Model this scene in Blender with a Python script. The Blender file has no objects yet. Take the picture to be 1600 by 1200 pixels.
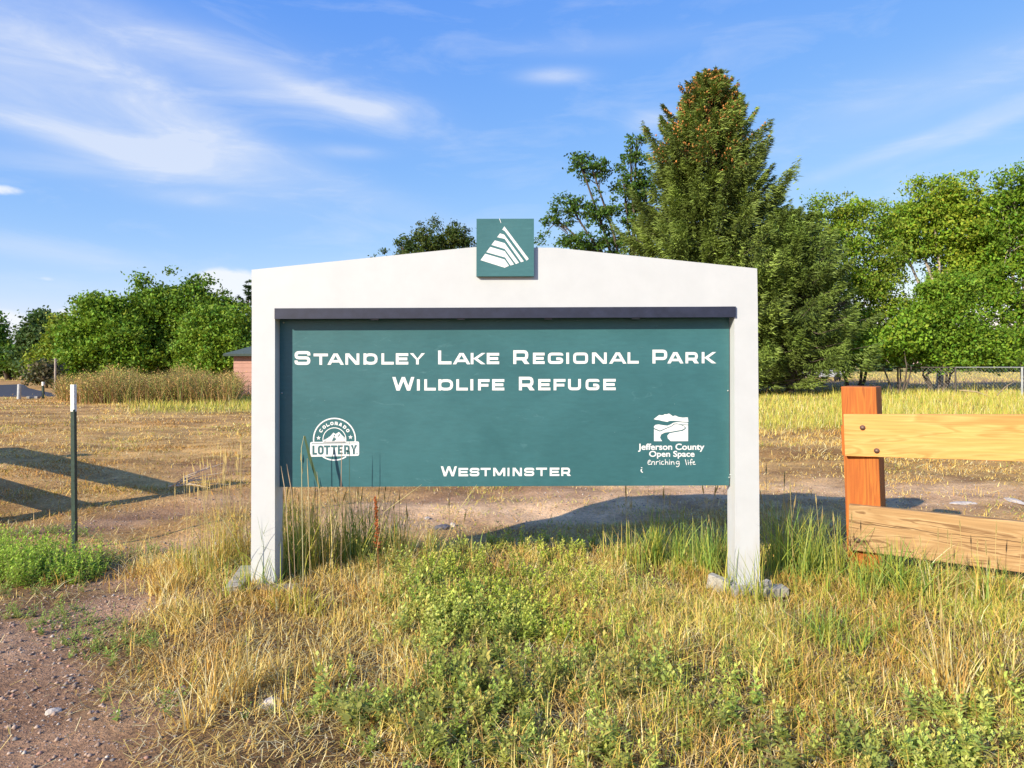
import bpy, math, random
import numpy as np
from mathutils import Vector, Matrix

rng = np.random.default_rng(11)
random.seed(11)
sc = bpy.context.scene
COL = sc.collection
F = 1066.7          # focal length in pixels of the 1600 px wide photograph
HC = 1.28           # camera height
HOR = 573.0         # horizon row

# ------------------------------------------------------------------ camera
cd = bpy.data.cameras.new('camera')
cd.sensor_width = 36.0
cd.lens = 24.0
cd.shift_y = -27.0 / 1600.0
cd.clip_start = 0.05
cd.clip_end = 8000
cam = bpy.data.objects.new('camera', cd)
cam.location = (0, 0, HC)
cam.rotation_euler = (math.radians(90), 0, 0)
COL.objects.link(cam)
sc.camera = cam

# ------------------------------------------------------------------ colour management
sc.view_settings.view_transform = 'Standard'
sc.view_settings.look = 'None'
sc.view_settings.exposure = 0.43
sc.view_settings.gamma = 1.0
sc.view_settings.use_curve_mapping = False
sc.cycles.max_bounces = 6
sc.cycles.transparent_max_bounces = 6
sc.cycles.caustics_reflective = False
sc.cycles.caustics_refractive = False

# ------------------------------------------------------------------ sun
SUN_D = Vector((1.40, 1.45, -1.0)).normalized()
sl = bpy.data.lights.new('sun', 'SUN')
sl.energy = 5.0
sl.angle = math.radians(0.5)
sl.color = (1.0, 0.90, 0.74)
sun = bpy.data.objects.new('sun', sl)
sun.rotation_euler = SUN_D.to_track_quat('-Z', 'Y').to_euler()
sun.location = (-14, -14.5, 12)
COL.objects.link(sun)

# ------------------------------------------------------------------ world: Nishita sky and thin cirrus
w = bpy.data.worlds.new('World')
sc.world = w
w.use_nodes = True
nt = w.node_tree
nt.nodes.clear()
N = nt.nodes.new
L = nt.links.new


def wmath(op, a, b=None, c=None):
    n = N('ShaderNodeMath')
    n.operation = op
    for i, v in enumerate((a, b, c)):
        if v is None:
            continue
        if isinstance(v, (int, float)):
            n.inputs[i].default_value = v
        else:
            L(v, n.inputs[i])
    return n.outputs[0]


sky = N('ShaderNodeTexSky')
sky.sky_type = 'NISHITA'
sky.sun_disc = False
sky.sun_elevation = math.radians(26.4)
sky.sun_rotation = math.radians(224.0)
sky.altitude = 1700
sky.air_density = 1.0
sky.dust_density = 0.6
sky.ozone_density = 2.0
hsv = N('ShaderNodeHueSaturation')
hsv.inputs['Hue'].default_value = 0.498
hsv.inputs['Saturation'].default_value = 1.08
hsv.inputs['Value'].default_value = 2.6
L(sky.outputs[0], hsv.inputs['Color'])
# film response of the blue sky: the blue channel flattens off towards the horizon
sp_ = N('ShaderNodeSeparateColor')
L(hsv.outputs[0], sp_.inputs[0])
cb_ = N('ShaderNodeCombineColor')
for i, (amp, gm) in enumerate(((0.738, 1.0), (1.46, 0.66), (6.72, 0.15))):
    L(wmath('MULTIPLY', wmath('POWER', sp_.outputs[i], gm), amp), cb_.inputs[i])
tc = N('ShaderNodeTexCoord')
sep = N('ShaderNodeSeparateXYZ')
L(tc.outputs['Generated'], sep.inputs[0])
az = wmath('ARCTAN2', sep.outputs[0], sep.outputs[1])
el = wmath('ARCSINE', sep.outputs[2])
cmb = N('ShaderNodeCombineXYZ')
L(wmath('MULTIPLY', az, 5.0), cmb.inputs[0])
L(wmath('MULTIPLY', el, 19.0), cmb.inputs[1])
n1 = N('ShaderNodeTexNoise')
n1.inputs['Scale'].default_value = 1.0
n1.inputs['Detail'].default_value = 7.0
n1.inputs['Roughness'].default_value = 0.62
n1.inputs['Distortion'].default_value = 0.5
rot = N('ShaderNodeMapping')
rot.inputs['Rotation'].default_value = (0, 0, 0.16)
L(cmb.outputs[0], rot.inputs[0])
L(rot.outputs[0], n1.inputs['Vector'])
cmb2 = N('ShaderNodeCombineXYZ')
L(wmath('MULTIPLY', az, 16.0), cmb2.inputs[0])
L(wmath('MULTIPLY', el, 26.0), cmb2.inputs[1])
n2 = N('ShaderNodeTexNoise')
n2.inputs['Scale'].default_value = 1.0
n2.inputs['Detail'].default_value = 6.0
n2.inputs['Roughness'].default_value = 0.6
L(cmb2.outputs[0], n2.inputs['Vector'])


def blob(px, py, rx, ry, deg, amp):
    """a soft elongated cloud patch round one direction of the sky"""
    ca = math.atan((px - 800) / F)
    ce = math.atan((HOR - py) / F * math.cos(ca))
    c, s = math.cos(math.radians(deg)), math.sin(math.radians(deg))
    dx = wmath('SUBTRACT', az, ca)
    dy = wmath('SUBTRACT', el, ce)
    u = wmath('ADD', wmath('MULTIPLY', dx, c * F / rx), wmath('MULTIPLY', dy, s * F / rx))
    v = wmath('ADD', wmath('MULTIPLY', dx, -s * F / ry), wmath('MULTIPLY', dy, c * F / ry))
    r = wmath('ADD', wmath('MULTIPLY', u, u), wmath('MULTIPLY', v, v))
    return wmath('MULTIPLY', wmath('EXPONENT', wmath('MULTIPLY', r, -1.0)), amp)


cirrus = [(120, 160, 230, 62, -14, 0.80), (290, 190, 130, 30, -26, 0.40), (160, 226, 150, 13, -8, 0.60),
          (270, 240, 90, 20, 3, 0.50), (150, 262, 150, 12, 2, 0.40), (400, 118, 210, 26, -12, 0.50),
          (590, 168, 60, 14, 2, 0.62), (510, 152, 110, 12, -14, 0.42), (868, 118, 48, 10, 0, 0.85),
          (1022, 186, 40, 15, 0, 0.55), (1450, 215, 170, 10, 14, 0.42), (1560, 190, 90, 9, 16, 0.45),
          (1500, 130, 190, 40, 8, 0.32), (545, 237, 50, 9, 0, 0.42), (300, 310, 60, 10, 0, 0.40),
          (60, 390, 130, 14, -5, 0.50), (560, 300, 260, 22, -18, 0.22), (950, 70, 160, 14, 0, 0.2),
          (1360, 165, 60, 10, 0, 0.22), (200, 60, 260, 45, -4, 0.35)]
tot = None
for b in cirrus:
    v = blob(*b)
    tot = v if tot is None else wmath('ADD', tot, v)
mask = wmath('MULTIPLY', tot, wmath('MULTIPLY_ADD', n1.outputs['Fac'], 1.35, -0.02))
wide = wmath('MULTIPLY', wmath('MAXIMUM', wmath('MULTIPLY_ADD', n1.outputs['Fac'], 2.2, -1.1), 0.0), 0.35)
mask = wmath('MINIMUM', wmath('MAXIMUM', wmath('ADD', mask, wide), 0.0), 0.72)
cumul = [(345, 440, 42, 20, 0, 1.5), (385, 455, 36, 26, 0, 1.7), (8, 297, 24, 8, 0, 1.1), (12, 530, 30, 34, 0, 1.7),
         (102, 488, 14, 7, 0, 1.3), (72, 436, 22, 5, 0, 0.7), (-60, 540, 60, 26, 0, 1.4), (30, 565, 60, 14, 0, 0.8)]
tot2 = None
for b in cumul:
    v = blob(*b)
    tot2 = v if tot2 is None else wmath('ADD', tot2, v)
mr = N('ShaderNodeMapRange')
mr.interpolation_type = 'SMOOTHSTEP'
mr.inputs['From Min'].default_value = 0.36
mr.inputs['From Max'].default_value = 0.95
L(wmath('MULTIPLY', tot2, wmath('MULTIPLY_ADD', n2.outputs['Fac'], 1.6, 0.0)), mr.inputs['Value'])
mix1 = N('ShaderNodeMix')
mix1.data_type = 'RGBA'
mix1.inputs['B'].default_value = (8.3, 8.8, 9.8, 1)
L(mask, mix1.inputs['Factor'])
L(cb_.outputs[0], mix1.inputs['A'])
mix2 = N('ShaderNodeMix')
mix2.data_type = 'RGBA'
mix2.inputs['B'].default_value = (9.3, 9.6, 10.2, 1)
L(wmath('MULTIPLY', mr.outputs[0], 0.9), mix2.inputs['Factor'])
L(mix1.outputs['Result'], mix2.inputs['A'])
bg = N('ShaderNodeBackground')
bg.inputs['Strength'].default_value = 0.075
L(mix2.outputs['Result'], bg.inputs['Color'])
wo = N('ShaderNodeOutputWorld')
L(bg.outputs[0], wo.inputs[0])


# ------------------------------------------------------------------ materials
def new_mat(name):
    m = bpy.data.materials.new(name)
    m.use_nodes = True
    t = m.node_tree
    return m, t, t.nodes['Principled BSDF'], t.nodes['Material Output']


def noise(t, vec, scale, detail=4.0, rough=0.55, dist=0.0, stretch=None):
    if stretch:
        mp = t.nodes.new('ShaderNodeMapping')
        mp.inputs['Scale'].default_value = stretch
        t.links.new(vec, mp.inputs[0])
        vec = mp.outputs[0]
    n = t.nodes.new('ShaderNodeTexNoise')
    n.inputs['Scale'].default_value = scale
    n.inputs['Detail'].default_value = detail
    n.inputs['Roughness'].default_value = rough
    n.inputs['Distortion'].default_value = dist
    t.links.new(vec, n.inputs['Vector'])
    return n.outputs['Fac']


def ramp(t, fac, stops):
    r = t.nodes.new('ShaderNodeValToRGB')
    e = r.color_ramp.elements
    while len(e) < len(stops):
        e.new(0.5)
    for i, (p, c) in enumerate(stops):
        e[i].position = p
        e[i].color = (c[0], c[1], c[2], 1) if len(c) == 3 else c
    t.links.new(fac, r.inputs[0])
    return r.outputs[0]


def mixc(t, fac, a, b, mode='MIX'):
    m = t.nodes.new('ShaderNodeMix')
    m.data_type = 'RGBA'
    m.blend_type = mode
    for k, v in (('Factor', fac), ('A', a), ('B', b)):
        if hasattr(v, 'is_linked'):
            t.links.new(v, m.inputs[k])
        elif k == 'Factor':
            m.inputs[k].default_value = v
        else:
            m.inputs[k].default_value = (v[0], v[1], v[2], 1)
    return m.outputs['Result']


def bump(t, h, strength, dist, bsdf, prev=None):
    b = t.nodes.new('ShaderNodeBump')
    b.inputs['Strength'].default_value = strength
    b.inputs['Distance'].default_value = dist
    t.links.new(h, b.inputs['Height'])
    if prev is not None:
        t.links.new(prev, b.inputs['Normal'])
    t.links.new(b.outputs[0], bsdf.inputs['Normal'])
    return b.outputs[0]


def objco(t):
    return t.nodes.new('ShaderNodeTexCoord').outputs['Object']


def plain(name, col, rough=0.6, metal=0.0, var=0.15, scale=12.0, bmp=0.1, bdist=0.004, spec=0.5):
    m, t, b, o = new_mat(name)
    v = objco(t)
    f = noise(t, v, scale, 5.0, 0.6)
    lo = [c * (1 - var) for c in col]
    hi = [min(1, c * (1 + var)) for c in col]
    t.links.new(ramp(t, f, [(0.3, lo), (0.7, hi)]), b.inputs['Base Color'])
    b.inputs['Roughness'].default_value = rough
    b.inputs['Metallic'].default_value = metal
    b.inputs['Specular IOR Level'].default_value = spec
    if bmp:
        bump(t, f, bmp, bdist, b)
    return m


def foliage(name, trans=0.3, rough=0.6, spec=0.25):
    m, t, b, o = new_mat(name)
    a = t.nodes.new('ShaderNodeAttribute')
    a.attribute_name = 'col'
    t.links.new(a.outputs['Color'], b.inputs['Base Color'])
    b.inputs['Roughness'].default_value = rough
    b.inputs['Specular IOR Level'].default_value = spec
    tr = t.nodes.new('ShaderNodeBsdfTranslucent')
    t.links.new(mixc(t, 0.35, a.outputs['Color'], (0.25, 0.30, 0.01)), tr.inputs['Color'])
    mx = t.nodes.new('ShaderNodeMixShader')
    mx.inputs[0].default_value = trans
    t.links.new(b.outputs[0], mx.inputs[1])
    t.links.new(tr.outputs[0], mx.inputs[2])
    t.links.new(mx.outputs[0], o.inputs['Surface'])
    return m


M = {}
M['leaf'] = foliage('leaf', 0.28)
M['needle'] = foliage('needle', 0.10, 0.6, 0.3)
M['dry'] = foliage('dry_straw', 0.10, 0.65, 0.3)


def m_bark(name, c1, c2):
    m, t, b, o = new_mat(name)
    v = objco(t)
    f = noise(t, v, 9.0, 6.0, 0.7, 0.3, (1, 1, 0.25))
    t.links.new(ramp(t, f, [(0.32, c1), (0.68, c2)]), b.inputs['Base Color'])
    b.inputs['Roughness'].default_value = 0.9
    bump(t, f, 0.8, 0.03, b)
    return m


M['bark'] = m_bark('bark', (0.05, 0.038, 0.028), (0.16, 0.125, 0.095))
M['pale_bark'] = m_bark('pale_bark', (0.30, 0.24, 0.18), (0.55, 0.47, 0.38))


def m_ground():
    m, t, b, o = new_mat('soil')
    a = t.nodes.new('ShaderNodeAttribute')
    a.attribute_name = 'col'
    v = objco(t)
    n_a = noise(t, v, 2.2, 6.0, 0.65)
    n_b = noise(t, v, 38.0, 5.0, 0.7)
    n_c = noise(t, v, 0.35, 5.0, 0.6, 0.4, (1.0, 2.2, 1.0))
    c = mixc(t, 1.0, a.outputs['Color'], ramp(t, n_a, [(0.28, (0.58, 0.54, 0.52)), (0.72, (1.32, 1.32, 1.28))]), 'MULTIPLY')
    c = mixc(t, 1.0, c, ramp(t, n_b, [(0.3, (0.66, 0.64, 0.62)), (0.7, (1.32, 1.32, 1.32))]), 'MULTIPLY')
    c = mixc(t, 1.0, c, ramp(t, n_c, [(0.34, (0.60, 0.52, 0.48)), (0.62, (1.25, 1.22, 1.15))]), 'MULTIPLY')
    # small pale and reddish stones trodden into the soil
    vo = t.nodes.new('ShaderNodeTexVoronoi')
    vo.inputs['Scale'].default_value = 60.0
    t.links.new(v, vo.inputs['Vector'])
    st = ramp(t, vo.outputs['Distance'], [(0.16, (1, 1, 1)), (0.30, (0, 0, 0))])
    pick = ramp(t, vo.outputs['Color'], [(0.62, (0, 0, 0)), (0.70, (1, 1, 1))])
    fac = mixc(t, 1.0, st, pick, 'MULTIPLY')
    c = mixc(t, mixc(t, 1.0, fac, a.outputs['Alpha'], 'MULTIPLY'), c,
             mixc(t, vo.outputs['Color'], (0.38, 0.29, 0.24), (0.62, 0.55, 0.50)))
    t.links.new(c, b.inputs['Base Color'])
    b.inputs['Roughness'].default_value = 0.95
    b.inputs['Specular IOR Level'].default_value = 0.15
    p = bump(t, n_b, 1.0, 0.022, b)
    p = bump(t, st, 0.5, 0.006, b, p)
    bump(t, n_a, 0.6, 0.05, b, p)
    return m


M['ground'] = m_ground()


def m_white():
    m, t, b, o = new_mat('white_paint')
    v = objco(t)
    sx = t.nodes.new('ShaderNodeSeparateXYZ')
    t.links.new(v, sx.inputs[0])
    f = noise(t, v, 7.0, 5.0, 0.6)
    c = ramp(t, f, [(0.3, (0.545, 0.56, 0.56)), (0.7, (0.585, 0.60, 0.60))])
    # weather cracks running up the wood near the ground
    cr = noise(t, v, 30.0, 4.0, 0.65, 0.4, (1.0, 1.0, 0.05))
    mk = ramp(t, cr, [(0.60, (0, 0, 0)), (0.64, (1, 1, 1))])
    low = t.nodes.new('ShaderNodeMapRange')
    low.inputs['From Min'].default_value = 0.55
    low.inputs['From Max'].default_value = 0.10
    t.links.new(sx.outputs[2], low.inputs['Value'])
    c = mixc(t, mixc(t, 1.0, mk, low.outputs[0], 'MULTIPLY'), c, (0.20, 0.21, 0.24))
    st = noise(t, v, 9.0, 5.0, 0.7, 0.0, (1, 1, 0.3))
    dirt = ramp(t, st, [(0.50, (0, 0, 0)), (0.72, (0.55, 0.55, 0.55))])
    c = mixc(t, mixc(t, 1.0, dirt, low.outputs[0], 'MULTIPLY'), c, (0.48, 0.43, 0.34))
    t.links.new(c, b.inputs['Base Color'])
    b.inputs['Roughness'].default_value = 0.5
    p = bump(t, mk, -0.5, 0.003, b)
    bump(t, noise(t, v, 60.0, 4.0, 0.6, 0, (1, 1, 0.15)), 0.12, 0.002, b, p)
    return m


M['white'] = m_white()


def m_panel(name, base):
    m, t, b, o = new_mat(name)
    v = objco(t)
    f = noise(t, v, 2.0, 6.0, 0.6, 0.6)
    g = noise(t, v, 70.0, 3.0, 0.6, 0, (0.25, 1, 1.0))
    c = ramp(t, f, [(0.3, [k * 0.90 for k in base]), (0.7, [k * 1.12 for k in base])])
    c = mixc(t, 1.0, c, ramp(t, g, [(0.3, (0.93, 0.93, 0.93)), (0.7, (1.06, 1.06, 1.06))]), 'MULTIPLY')
    # a few pale scratches and chalky smears
    s1 = noise(t, v, 6.0, 5.0, 0.7, 1.5, (1.0, 1, 2.6))
    c = mixc(t, ramp(t, s1, [(0.62, (0, 0, 0)), (0.82, (0.4, 0.4, 0.4))]), c, (0.16, 0.34, 0.36))
    vo = t.nodes.new('ShaderNodeTexVoronoi')
    vo.inputs['Scale'].default_value = 26.0
    t.links.new(v, vo.inputs['Vector'])
    sp = ramp(t, vo.outputs['Distance'], [(0.035, (0.7, 0.7, 0.7)), (0.055, (0, 0, 0))])
    pk = ramp(t, vo.outputs['Color'], [(0.80, (0, 0, 0)), (0.84, (1, 1, 1))])
    c = mixc(t, mixc(t, 1.0, sp, pk, 'MULTIPLY'), c, (0.45, 0.60, 0.58))
    t.links.new(c, b.inputs['Base Color'])
    t.links.new(ramp(t, f, [(0.3, (0.34, 0.34, 0.34)), (0.7, (0.50, 0.50, 0.50))]), b.inputs['Roughness'])
    bump(t, g, 0.05, 0.001, b)
    return m


M['panel'] = m_panel('green_panel_paint', (0.038, 0.138, 0.150))
M['plate'] = m_panel('green_plate_paint', (0.046, 0.150, 0.160))
M['print'] = plain('white_print', (0.80, 0.80, 0.78), 0.5, var=0.03, bmp=0)
M['printgreen'] = plain('green_print', (0.05, 0.14, 0.15), 0.5, var=0.05, bmp=0)
M['navy'] = plain('dark_navy_metal', (0.022, 0.026, 0.050), 0.45, 0.0, 0.25, 20, 0.05)
M['fixture'] = plain('fixture_metal', (0.09, 0.10, 0.11), 0.4, 0.6, 0.2)
M['galv'] = plain('galvanised_steel', (0.50, 0.53, 0.54), 0.45, 0.6, 0.15)
M['shaded_steel'] = plain('shaded_fence_steel', (0.10, 0.085, 0.075), 0.6, 0.3, 0.3)  # darker copy of the fence pipe steel, with shade put into its colour
M['screw'] = plain('screw_head', (0.45, 0.50, 0.48), 0.4, 0.7, 0.2)
M['bolt'] = plain('rusty_bolt', (0.20, 0.12, 0.085), 0.55, 0.4, 0.4, 60)
M['tgreen'] = plain('green_post_paint', (0.030, 0.055, 0.042), 0.40, 0.0, 0.3, 30)
M['twhite'] = plain('white_post_paint', (0.78, 0.76, 0.68), 0.55, 0.0, 0.08, 40)
M['asphalt'] = plain('asphalt', (0.060, 0.062, 0.070), 0.9, 0.0, 0.2, 3.0, 0.3, 0.01, 0.2)
M['roofing'] = plain('roof_shingle', (0.06, 0.085, 0.075), 0.85, 0.0, 0.25, 14)
M['siding'] = plain('pink_siding', (0.50, 0.27, 0.20), 0.8, 0.0, 0.10, 6)
M['stone'] = plain('pale_stone', (0.50, 0.44, 0.38), 0.9, 0.0, 0.25, 30, 0.5, 0.01)
M['darkstone'] = plain('grey_stone', (0.15, 0.14, 0.15), 0.9, 0.0, 0.35, 30, 0.5, 0.01)
M['carred'] = plain('red_car_paint', (0.35, 0.04, 0.03), 0.3, 0.0, 0.05, 3, 0)
M['carwhite'] = plain('white_car_paint', (0.72, 0.72, 0.72), 0.3, 0.0, 0.05, 3, 0)
M['cardark'] = plain('dark_car_paint', (0.05, 0.06, 0.075), 0.25, 0.2, 0.05, 3, 0)
M['glass'] = plain('car_glass', (0.03, 0.04, 0.05), 0.08, 0.0, 0.05, 3, 0)
M['tyre'] = plain('tyre_rubber', (0.02, 0.02, 0.02), 0.85, 0.0, 0.2, 9)
M['cone'] = plain('spruce_cone', (0.50, 0.21, 0.050), 0.7, 0.0, 0.3, 8)


def m_wood(name, c_lo, c_mid, c_hi, axis, grain=1.0, bands=32.0, knots=False, crack=None, rough=0.65, warp=1.0):
    """timber: growth rings drawn out along one axis, fine fibre, knots"""
    m, t, b, o = new_mat(name)
    v = objco(t)
    st = [1.0, 1.0, 1.0]
    st[axis] = 0.09
    st = [s * grain for s in st]
    big = noise(t, v, 9.0, 3.0, 0.5, warp, tuple(st))
    wv = t.nodes.new('ShaderNodeMath')
    wv.operation = 'MULTIPLY'
    wv.inputs[1].default_value = bands
    t.links.new(big, wv.inputs[0])
    sn = t.nodes.new('ShaderNodeMath')
    sn.operation = 'SINE'
    t.links.new(wv.outputs[0], sn.inputs[0])
    ma = t.nodes.new('ShaderNodeMath')
    ma.operation = 'MULTIPLY_ADD'
    ma.inputs[1].default_value = 0.5
    ma.inputs[2].default_value = 0.5
    t.links.new(sn.outputs[0], ma.inputs[0])
    st2 = [1.0, 1.0, 1.0]
    st2[axis] = 0.03
    fine = noise(t, v, 120.0, 4.0, 0.65, 0.0, tuple(st2))
    broad = noise(t, v, 5.0, 4.0, 0.6, 0.4, tuple(st))
    c = ramp(t, ma.outputs[0], [(0.0, c_mid), (0.75, c_hi), (1.0, c_lo)])
    c = mixc(t, 0.25 if knots else 0.5, c, ramp(t, broad, [(0.3, c_mid), (0.7, c_hi)]))
    c = mixc(t, 1.0, c, ramp(t, fine, [(0.3, (0.82, 0.80, 0.78)), (0.7, (1.12, 1.12, 1.12))]), 'MULTIPLY')
    if knots:
        vo = t.nodes.new('ShaderNodeTexVoronoi')
        vo.inputs['Scale'].default_value = 4.4
        mp = t.nodes.new('ShaderNodeMapping')
        s3 = [1.2, 0.01, 1.6]
        mp.inputs['Scale'].default_value = s3
        t.links.new(v, mp.inputs[0])
        t.links.new(mp.outputs[0], vo.inputs['Vector'])
        kn = ramp(t, vo.outputs['Distance'], [(0.04, (1, 1, 1)), (0.12, (0, 0, 0))])
        c = mixc(t, kn, c, [k * 0.30 for k in c_lo])
    if crack is not None:
        sx = t.nodes.new('ShaderNodeSeparateXYZ')
        t.links.new(v, sx.inputs[0])
        wob = noise(t, v, 5.0, 3.0, 0.5, 0, (1, 1, 0.01))
        a1 = t.nodes.new('ShaderNodeMath')
        a1.operation = 'MULTIPLY_ADD'
        a1.inputs[1].default_value = 0.045
        a1.inputs[2].default_value = crack
        t.links.new(wob, a1.inputs[0])
        a2 = t.nodes.new('ShaderNodeMath')
        a2.operation = 'SUBTRACT'
        t.links.new(sx.outputs[2], a2.inputs[0])
        t.links.new(a1.outputs[0], a2.inputs[1])
        a3 = t.nodes.new('ShaderNodeMath')
        a3.operation = 'ABSOLUTE'
        t.links.new(a2.outputs[0], a3.inputs[0])
        c = mixc(t, ramp(t, a3.outputs[0], [(0.0014, (0.9, 0.9, 0.9)), (0.0034, (0, 0, 0))]), c, (0.05, 0.03, 0.015))
    t.links.new(c, b.inputs['Base Color'])
    b.inputs['Roughness'].default_value = rough
    b.inputs['Specular IOR Level'].default_value = 0.3
    p = bump(t, fine, 0.25, 0.002, b)
    bump(t, ma.outputs[0], 0.25, 0.002, b, p)
    return m


M['pine'] = m_wood('fresh_pine', (0.52, 0.20, 0.045), (0.68, 0.32, 0.085), (0.78, 0.42, 0.14), 0, 0.9)
M['cedar'] = m_wood('orange_cedar', (0.25, 0.060, 0.014), (0.40, 0.105, 0.020), (0.56, 0.185, 0.030), 2, 1.0, 30)
M['weathered'] = m_wood('weathered_pine', (0.17, 0.085, 0.032), (0.38, 0.225, 0.095), (0.52, 0.345, 0.165), 0, 1.0, 22,
                        knots=True, crack=0.006, rough=0.8, warp=2.2)
M['greywood'] = m_wood('grey_wood', (0.14, 0.125, 0.10), (0.32, 0.295, 0.24), (0.52, 0.49, 0.41), 0, 1.5, rough=0.85)
M['rubblewood'] = m_wood('pale_wood', (0.12, 0.115, 0.10), (0.26, 0.25, 0.22), (0.42, 0.41, 0.37), 2, 1.5, rough=0.85)


# ------------------------------------------------------------------ mesh helpers
class Acc:
    """collects vertices, quads, triangles and vertex colours for one mesh"""

    def __init__(s):
        s.v, s.q, s.t, s.c, s.n = [], [], [], [], 0

    def add(s, v, q=None, t=None, c=None):
        v = np.asarray(v, np.float64).reshape(-1, 3)
        if q is not None and len(q):
            s.q.append(np.asarray(q, np.int64).reshape(-1, 4) + s.n)
        if t is not None and len(t):
            s.t.append(np.asarray(t, np.int64).reshape(-1, 3) + s.n)
        if c is None:
            c = np.ones((len(v), 3)) * 0.5
        c = np.asarray(c, np.float64)
        if c.ndim == 1:
            c = np.tile(c, (len(v), 1))
        s.v.append(v)
        s.c.append(c)
        s.n += len(v)

    def build(s, name, mat, parent=None, col=True, smooth=False):
        V = np.concatenate(s.v) if s.v else np.zeros((0, 3))
        C = np.concatenate(s.c) if s.c else np.zeros((0, 3))
        if parent is not None:
            V = V - np.array(world_loc(parent))
        Q = np.concatenate(s.q) if s.q else np.zeros((0, 4), int)
        T = np.concatenate(s.t) if s.t else np.zeros((0, 3), int)
        me = bpy.data.meshes.new(name)
        me.vertices.add(len(V))
        me.vertices.foreach_set('co', V.astype(np.float32).ravel())
        idx = np.concatenate([Q.ravel(), T.ravel()]).astype(np.int32)
        me.loops.add(len(idx))
        me.loops.foreach_set('vertex_index', idx)
        tot_ = np.concatenate([np.full(len(Q), 4), np.full(len(T), 3)]).astype(np.int32)
        me.polygons.add(len(tot_))
        me.polygons.foreach_set('loop_start', np.concatenate([[0], np.cumsum(tot_)[:-1]]).astype(np.int32))
        me.update(calc_edges=True)
        if smooth:
            me.polygons.foreach_set('use_smooth', np.ones(len(tot_), bool))
        if col:
            at = me.color_attributes.new('col', 'FLOAT_COLOR', 'POINT')
            rgba = np.ones((len(V), 4), np.float32)
            rgba[:, :C.shape[1]] = C
            at.data.foreach_set('color', rgba.ravel())
        me.materials.append(mat)
        return link(name, me, parent)


def world_loc(o):
    l = Vector(o.location)
    while o.parent is not None:
        o = o.parent
        l = l + Vector(o.location)
    return l


def link(name, data, parent=None):
    o = bpy.data.objects.new(name, data)
    COL.objects.link(o)
    if parent is not None:
        o.parent = parent
    return o


def thing(name, label, cat, loc=(0, 0, 0), group=None):
    o = bpy.data.objects.new(name, None)
    o.empty_display_size = 0.2
    COL.objects.link(o)
    o.location = loc
    tag(o, label, cat, group)
    return o


def tag(o, label=None, cat=None, group=None, kind=None):
    if label:
        o['label'] = label
    if cat:
        o['category'] = cat
    if group:
        o['group'] = group
    if kind:
        o['kind'] = kind
    return o


def pydata(name, V, Fc, mat, parent=None, smooth=False, bevel=0.0):
    V = [Vector(v) for v in V]
    if parent is not None:
        p = world_loc(parent)
        V = [v - p for v in V]
    me = bpy.data.meshes.new(name)
    me.from_pydata([tuple(v) for v in V], [], Fc)
    me.validate()
    if bevel > 0:
        import bmesh
        bm = bmesh.new()
        bm.from_mesh(me)
        bmesh.ops.bevel(bm, geom=list(bm.edges), offset=bevel, segments=2, affect='EDGES', profile=0.6)
        bm.to_mesh(me)
        bm.free()
    me.materials.append(mat)
    if smooth:
        for p_ in me.polygons:
            p_.use_smooth = True
    return link(name, me, parent)


def own_mesh(name, V, Fc, mat, bevel=0.0, smooth=False):
    """a top-level mesh object whose origin sits at the base of its shape"""
    A = np.array(V)
    base = Vector(((A[:, 0].min() + A[:, 0].max()) / 2, (A[:, 1].min() + A[:, 1].max()) / 2, A[:, 2].min()))
    o = pydata(name, [Vector(v) - base for v in V], Fc, mat, None, smooth, bevel)
    o.location = base
    return o


BOXF = [(0, 3, 2, 1), (4, 5, 6, 7), (0, 1, 5, 4), (1, 2, 6, 5), (2, 3, 7, 6), (3, 0, 4, 7)]


def boxv(x0, x1, y0, y1, z0, z1):
    return [(x0, y0, z0), (x1, y0, z0), (x1, y1, z0), (x0, y1, z0), (x0, y0, z1), (x1, y0, z1), (x1, y1, z1), (x0, y1, z1)]


def box(name, x0, x1, y0, y1, z0, z1, mat, parent=None, bevel=0.0):
    return pydata(name, boxv(x0, x1, y0, y1, z0, z1), BOXF, mat, parent, False, bevel)


def prism(pts, y0, y1):
    """prism from an x,z outline between two depths"""
    n = len(pts)
    V = [(x, y0, z) for x, z in pts] + [(x, y1, z) for x, z in pts]
    Fc = [tuple(range(n)), tuple(range(2 * n - 1, n - 1, -1))]
    for i in range(n):
        j = (i + 1) % n
        Fc.append((j, i, n + i, n + j))
    return V, Fc


def beam(p0, p1, wv, hv):
    """box running from p0 to p1 with half-width vector wv and half-height vector hv"""
    p0, p1, wv, hv = map(Vector, (p0, p1, wv, hv))
    V = []
    for p in (p0, p1):
        for a, b in ((-1, -1), (1, -1), (1, 1), (-1, 1)):
            V.append(p + wv * a + hv * b)
    return V, [(0, 1, 2, 3), (7, 6, 5, 4), (0, 4, 5, 1), (1, 5, 6, 2), (2, 6, 7, 3), (3, 7, 4, 0)]


def tube(acc, pts, radii, sides=6, col=(0.1, 0.08, 0.06)):
    pts = [Vector(p) for p in pts]
    rings = []
    for i, p in enumerate(pts):
        d = (pts[min(i + 1, len(pts) - 1)] - pts[max(i - 1, 0)]).normalized()
        a = d.cross(Vector((0.3, 1, 0.2))).normalized()
        b = d.cross(a)
        rings.append([p + (a * math.cos(2 * math.pi * k / sides) + b * math.sin(2 * math.pi * k / sides)) * radii[i]
                      for k in range(sides)])
    V = [v for r in rings for v in r]
    Q = []
    for i in range(len(pts) - 1):
        for k in range(sides):
            k2 = (k + 1) % sides
            Q.append((i * sides + k, i * sides + k2, (i + 1) * sides + k2, (i + 1) * sides + k))
    acc.add([tuple(v) for v in V], Q, None, col)


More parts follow.
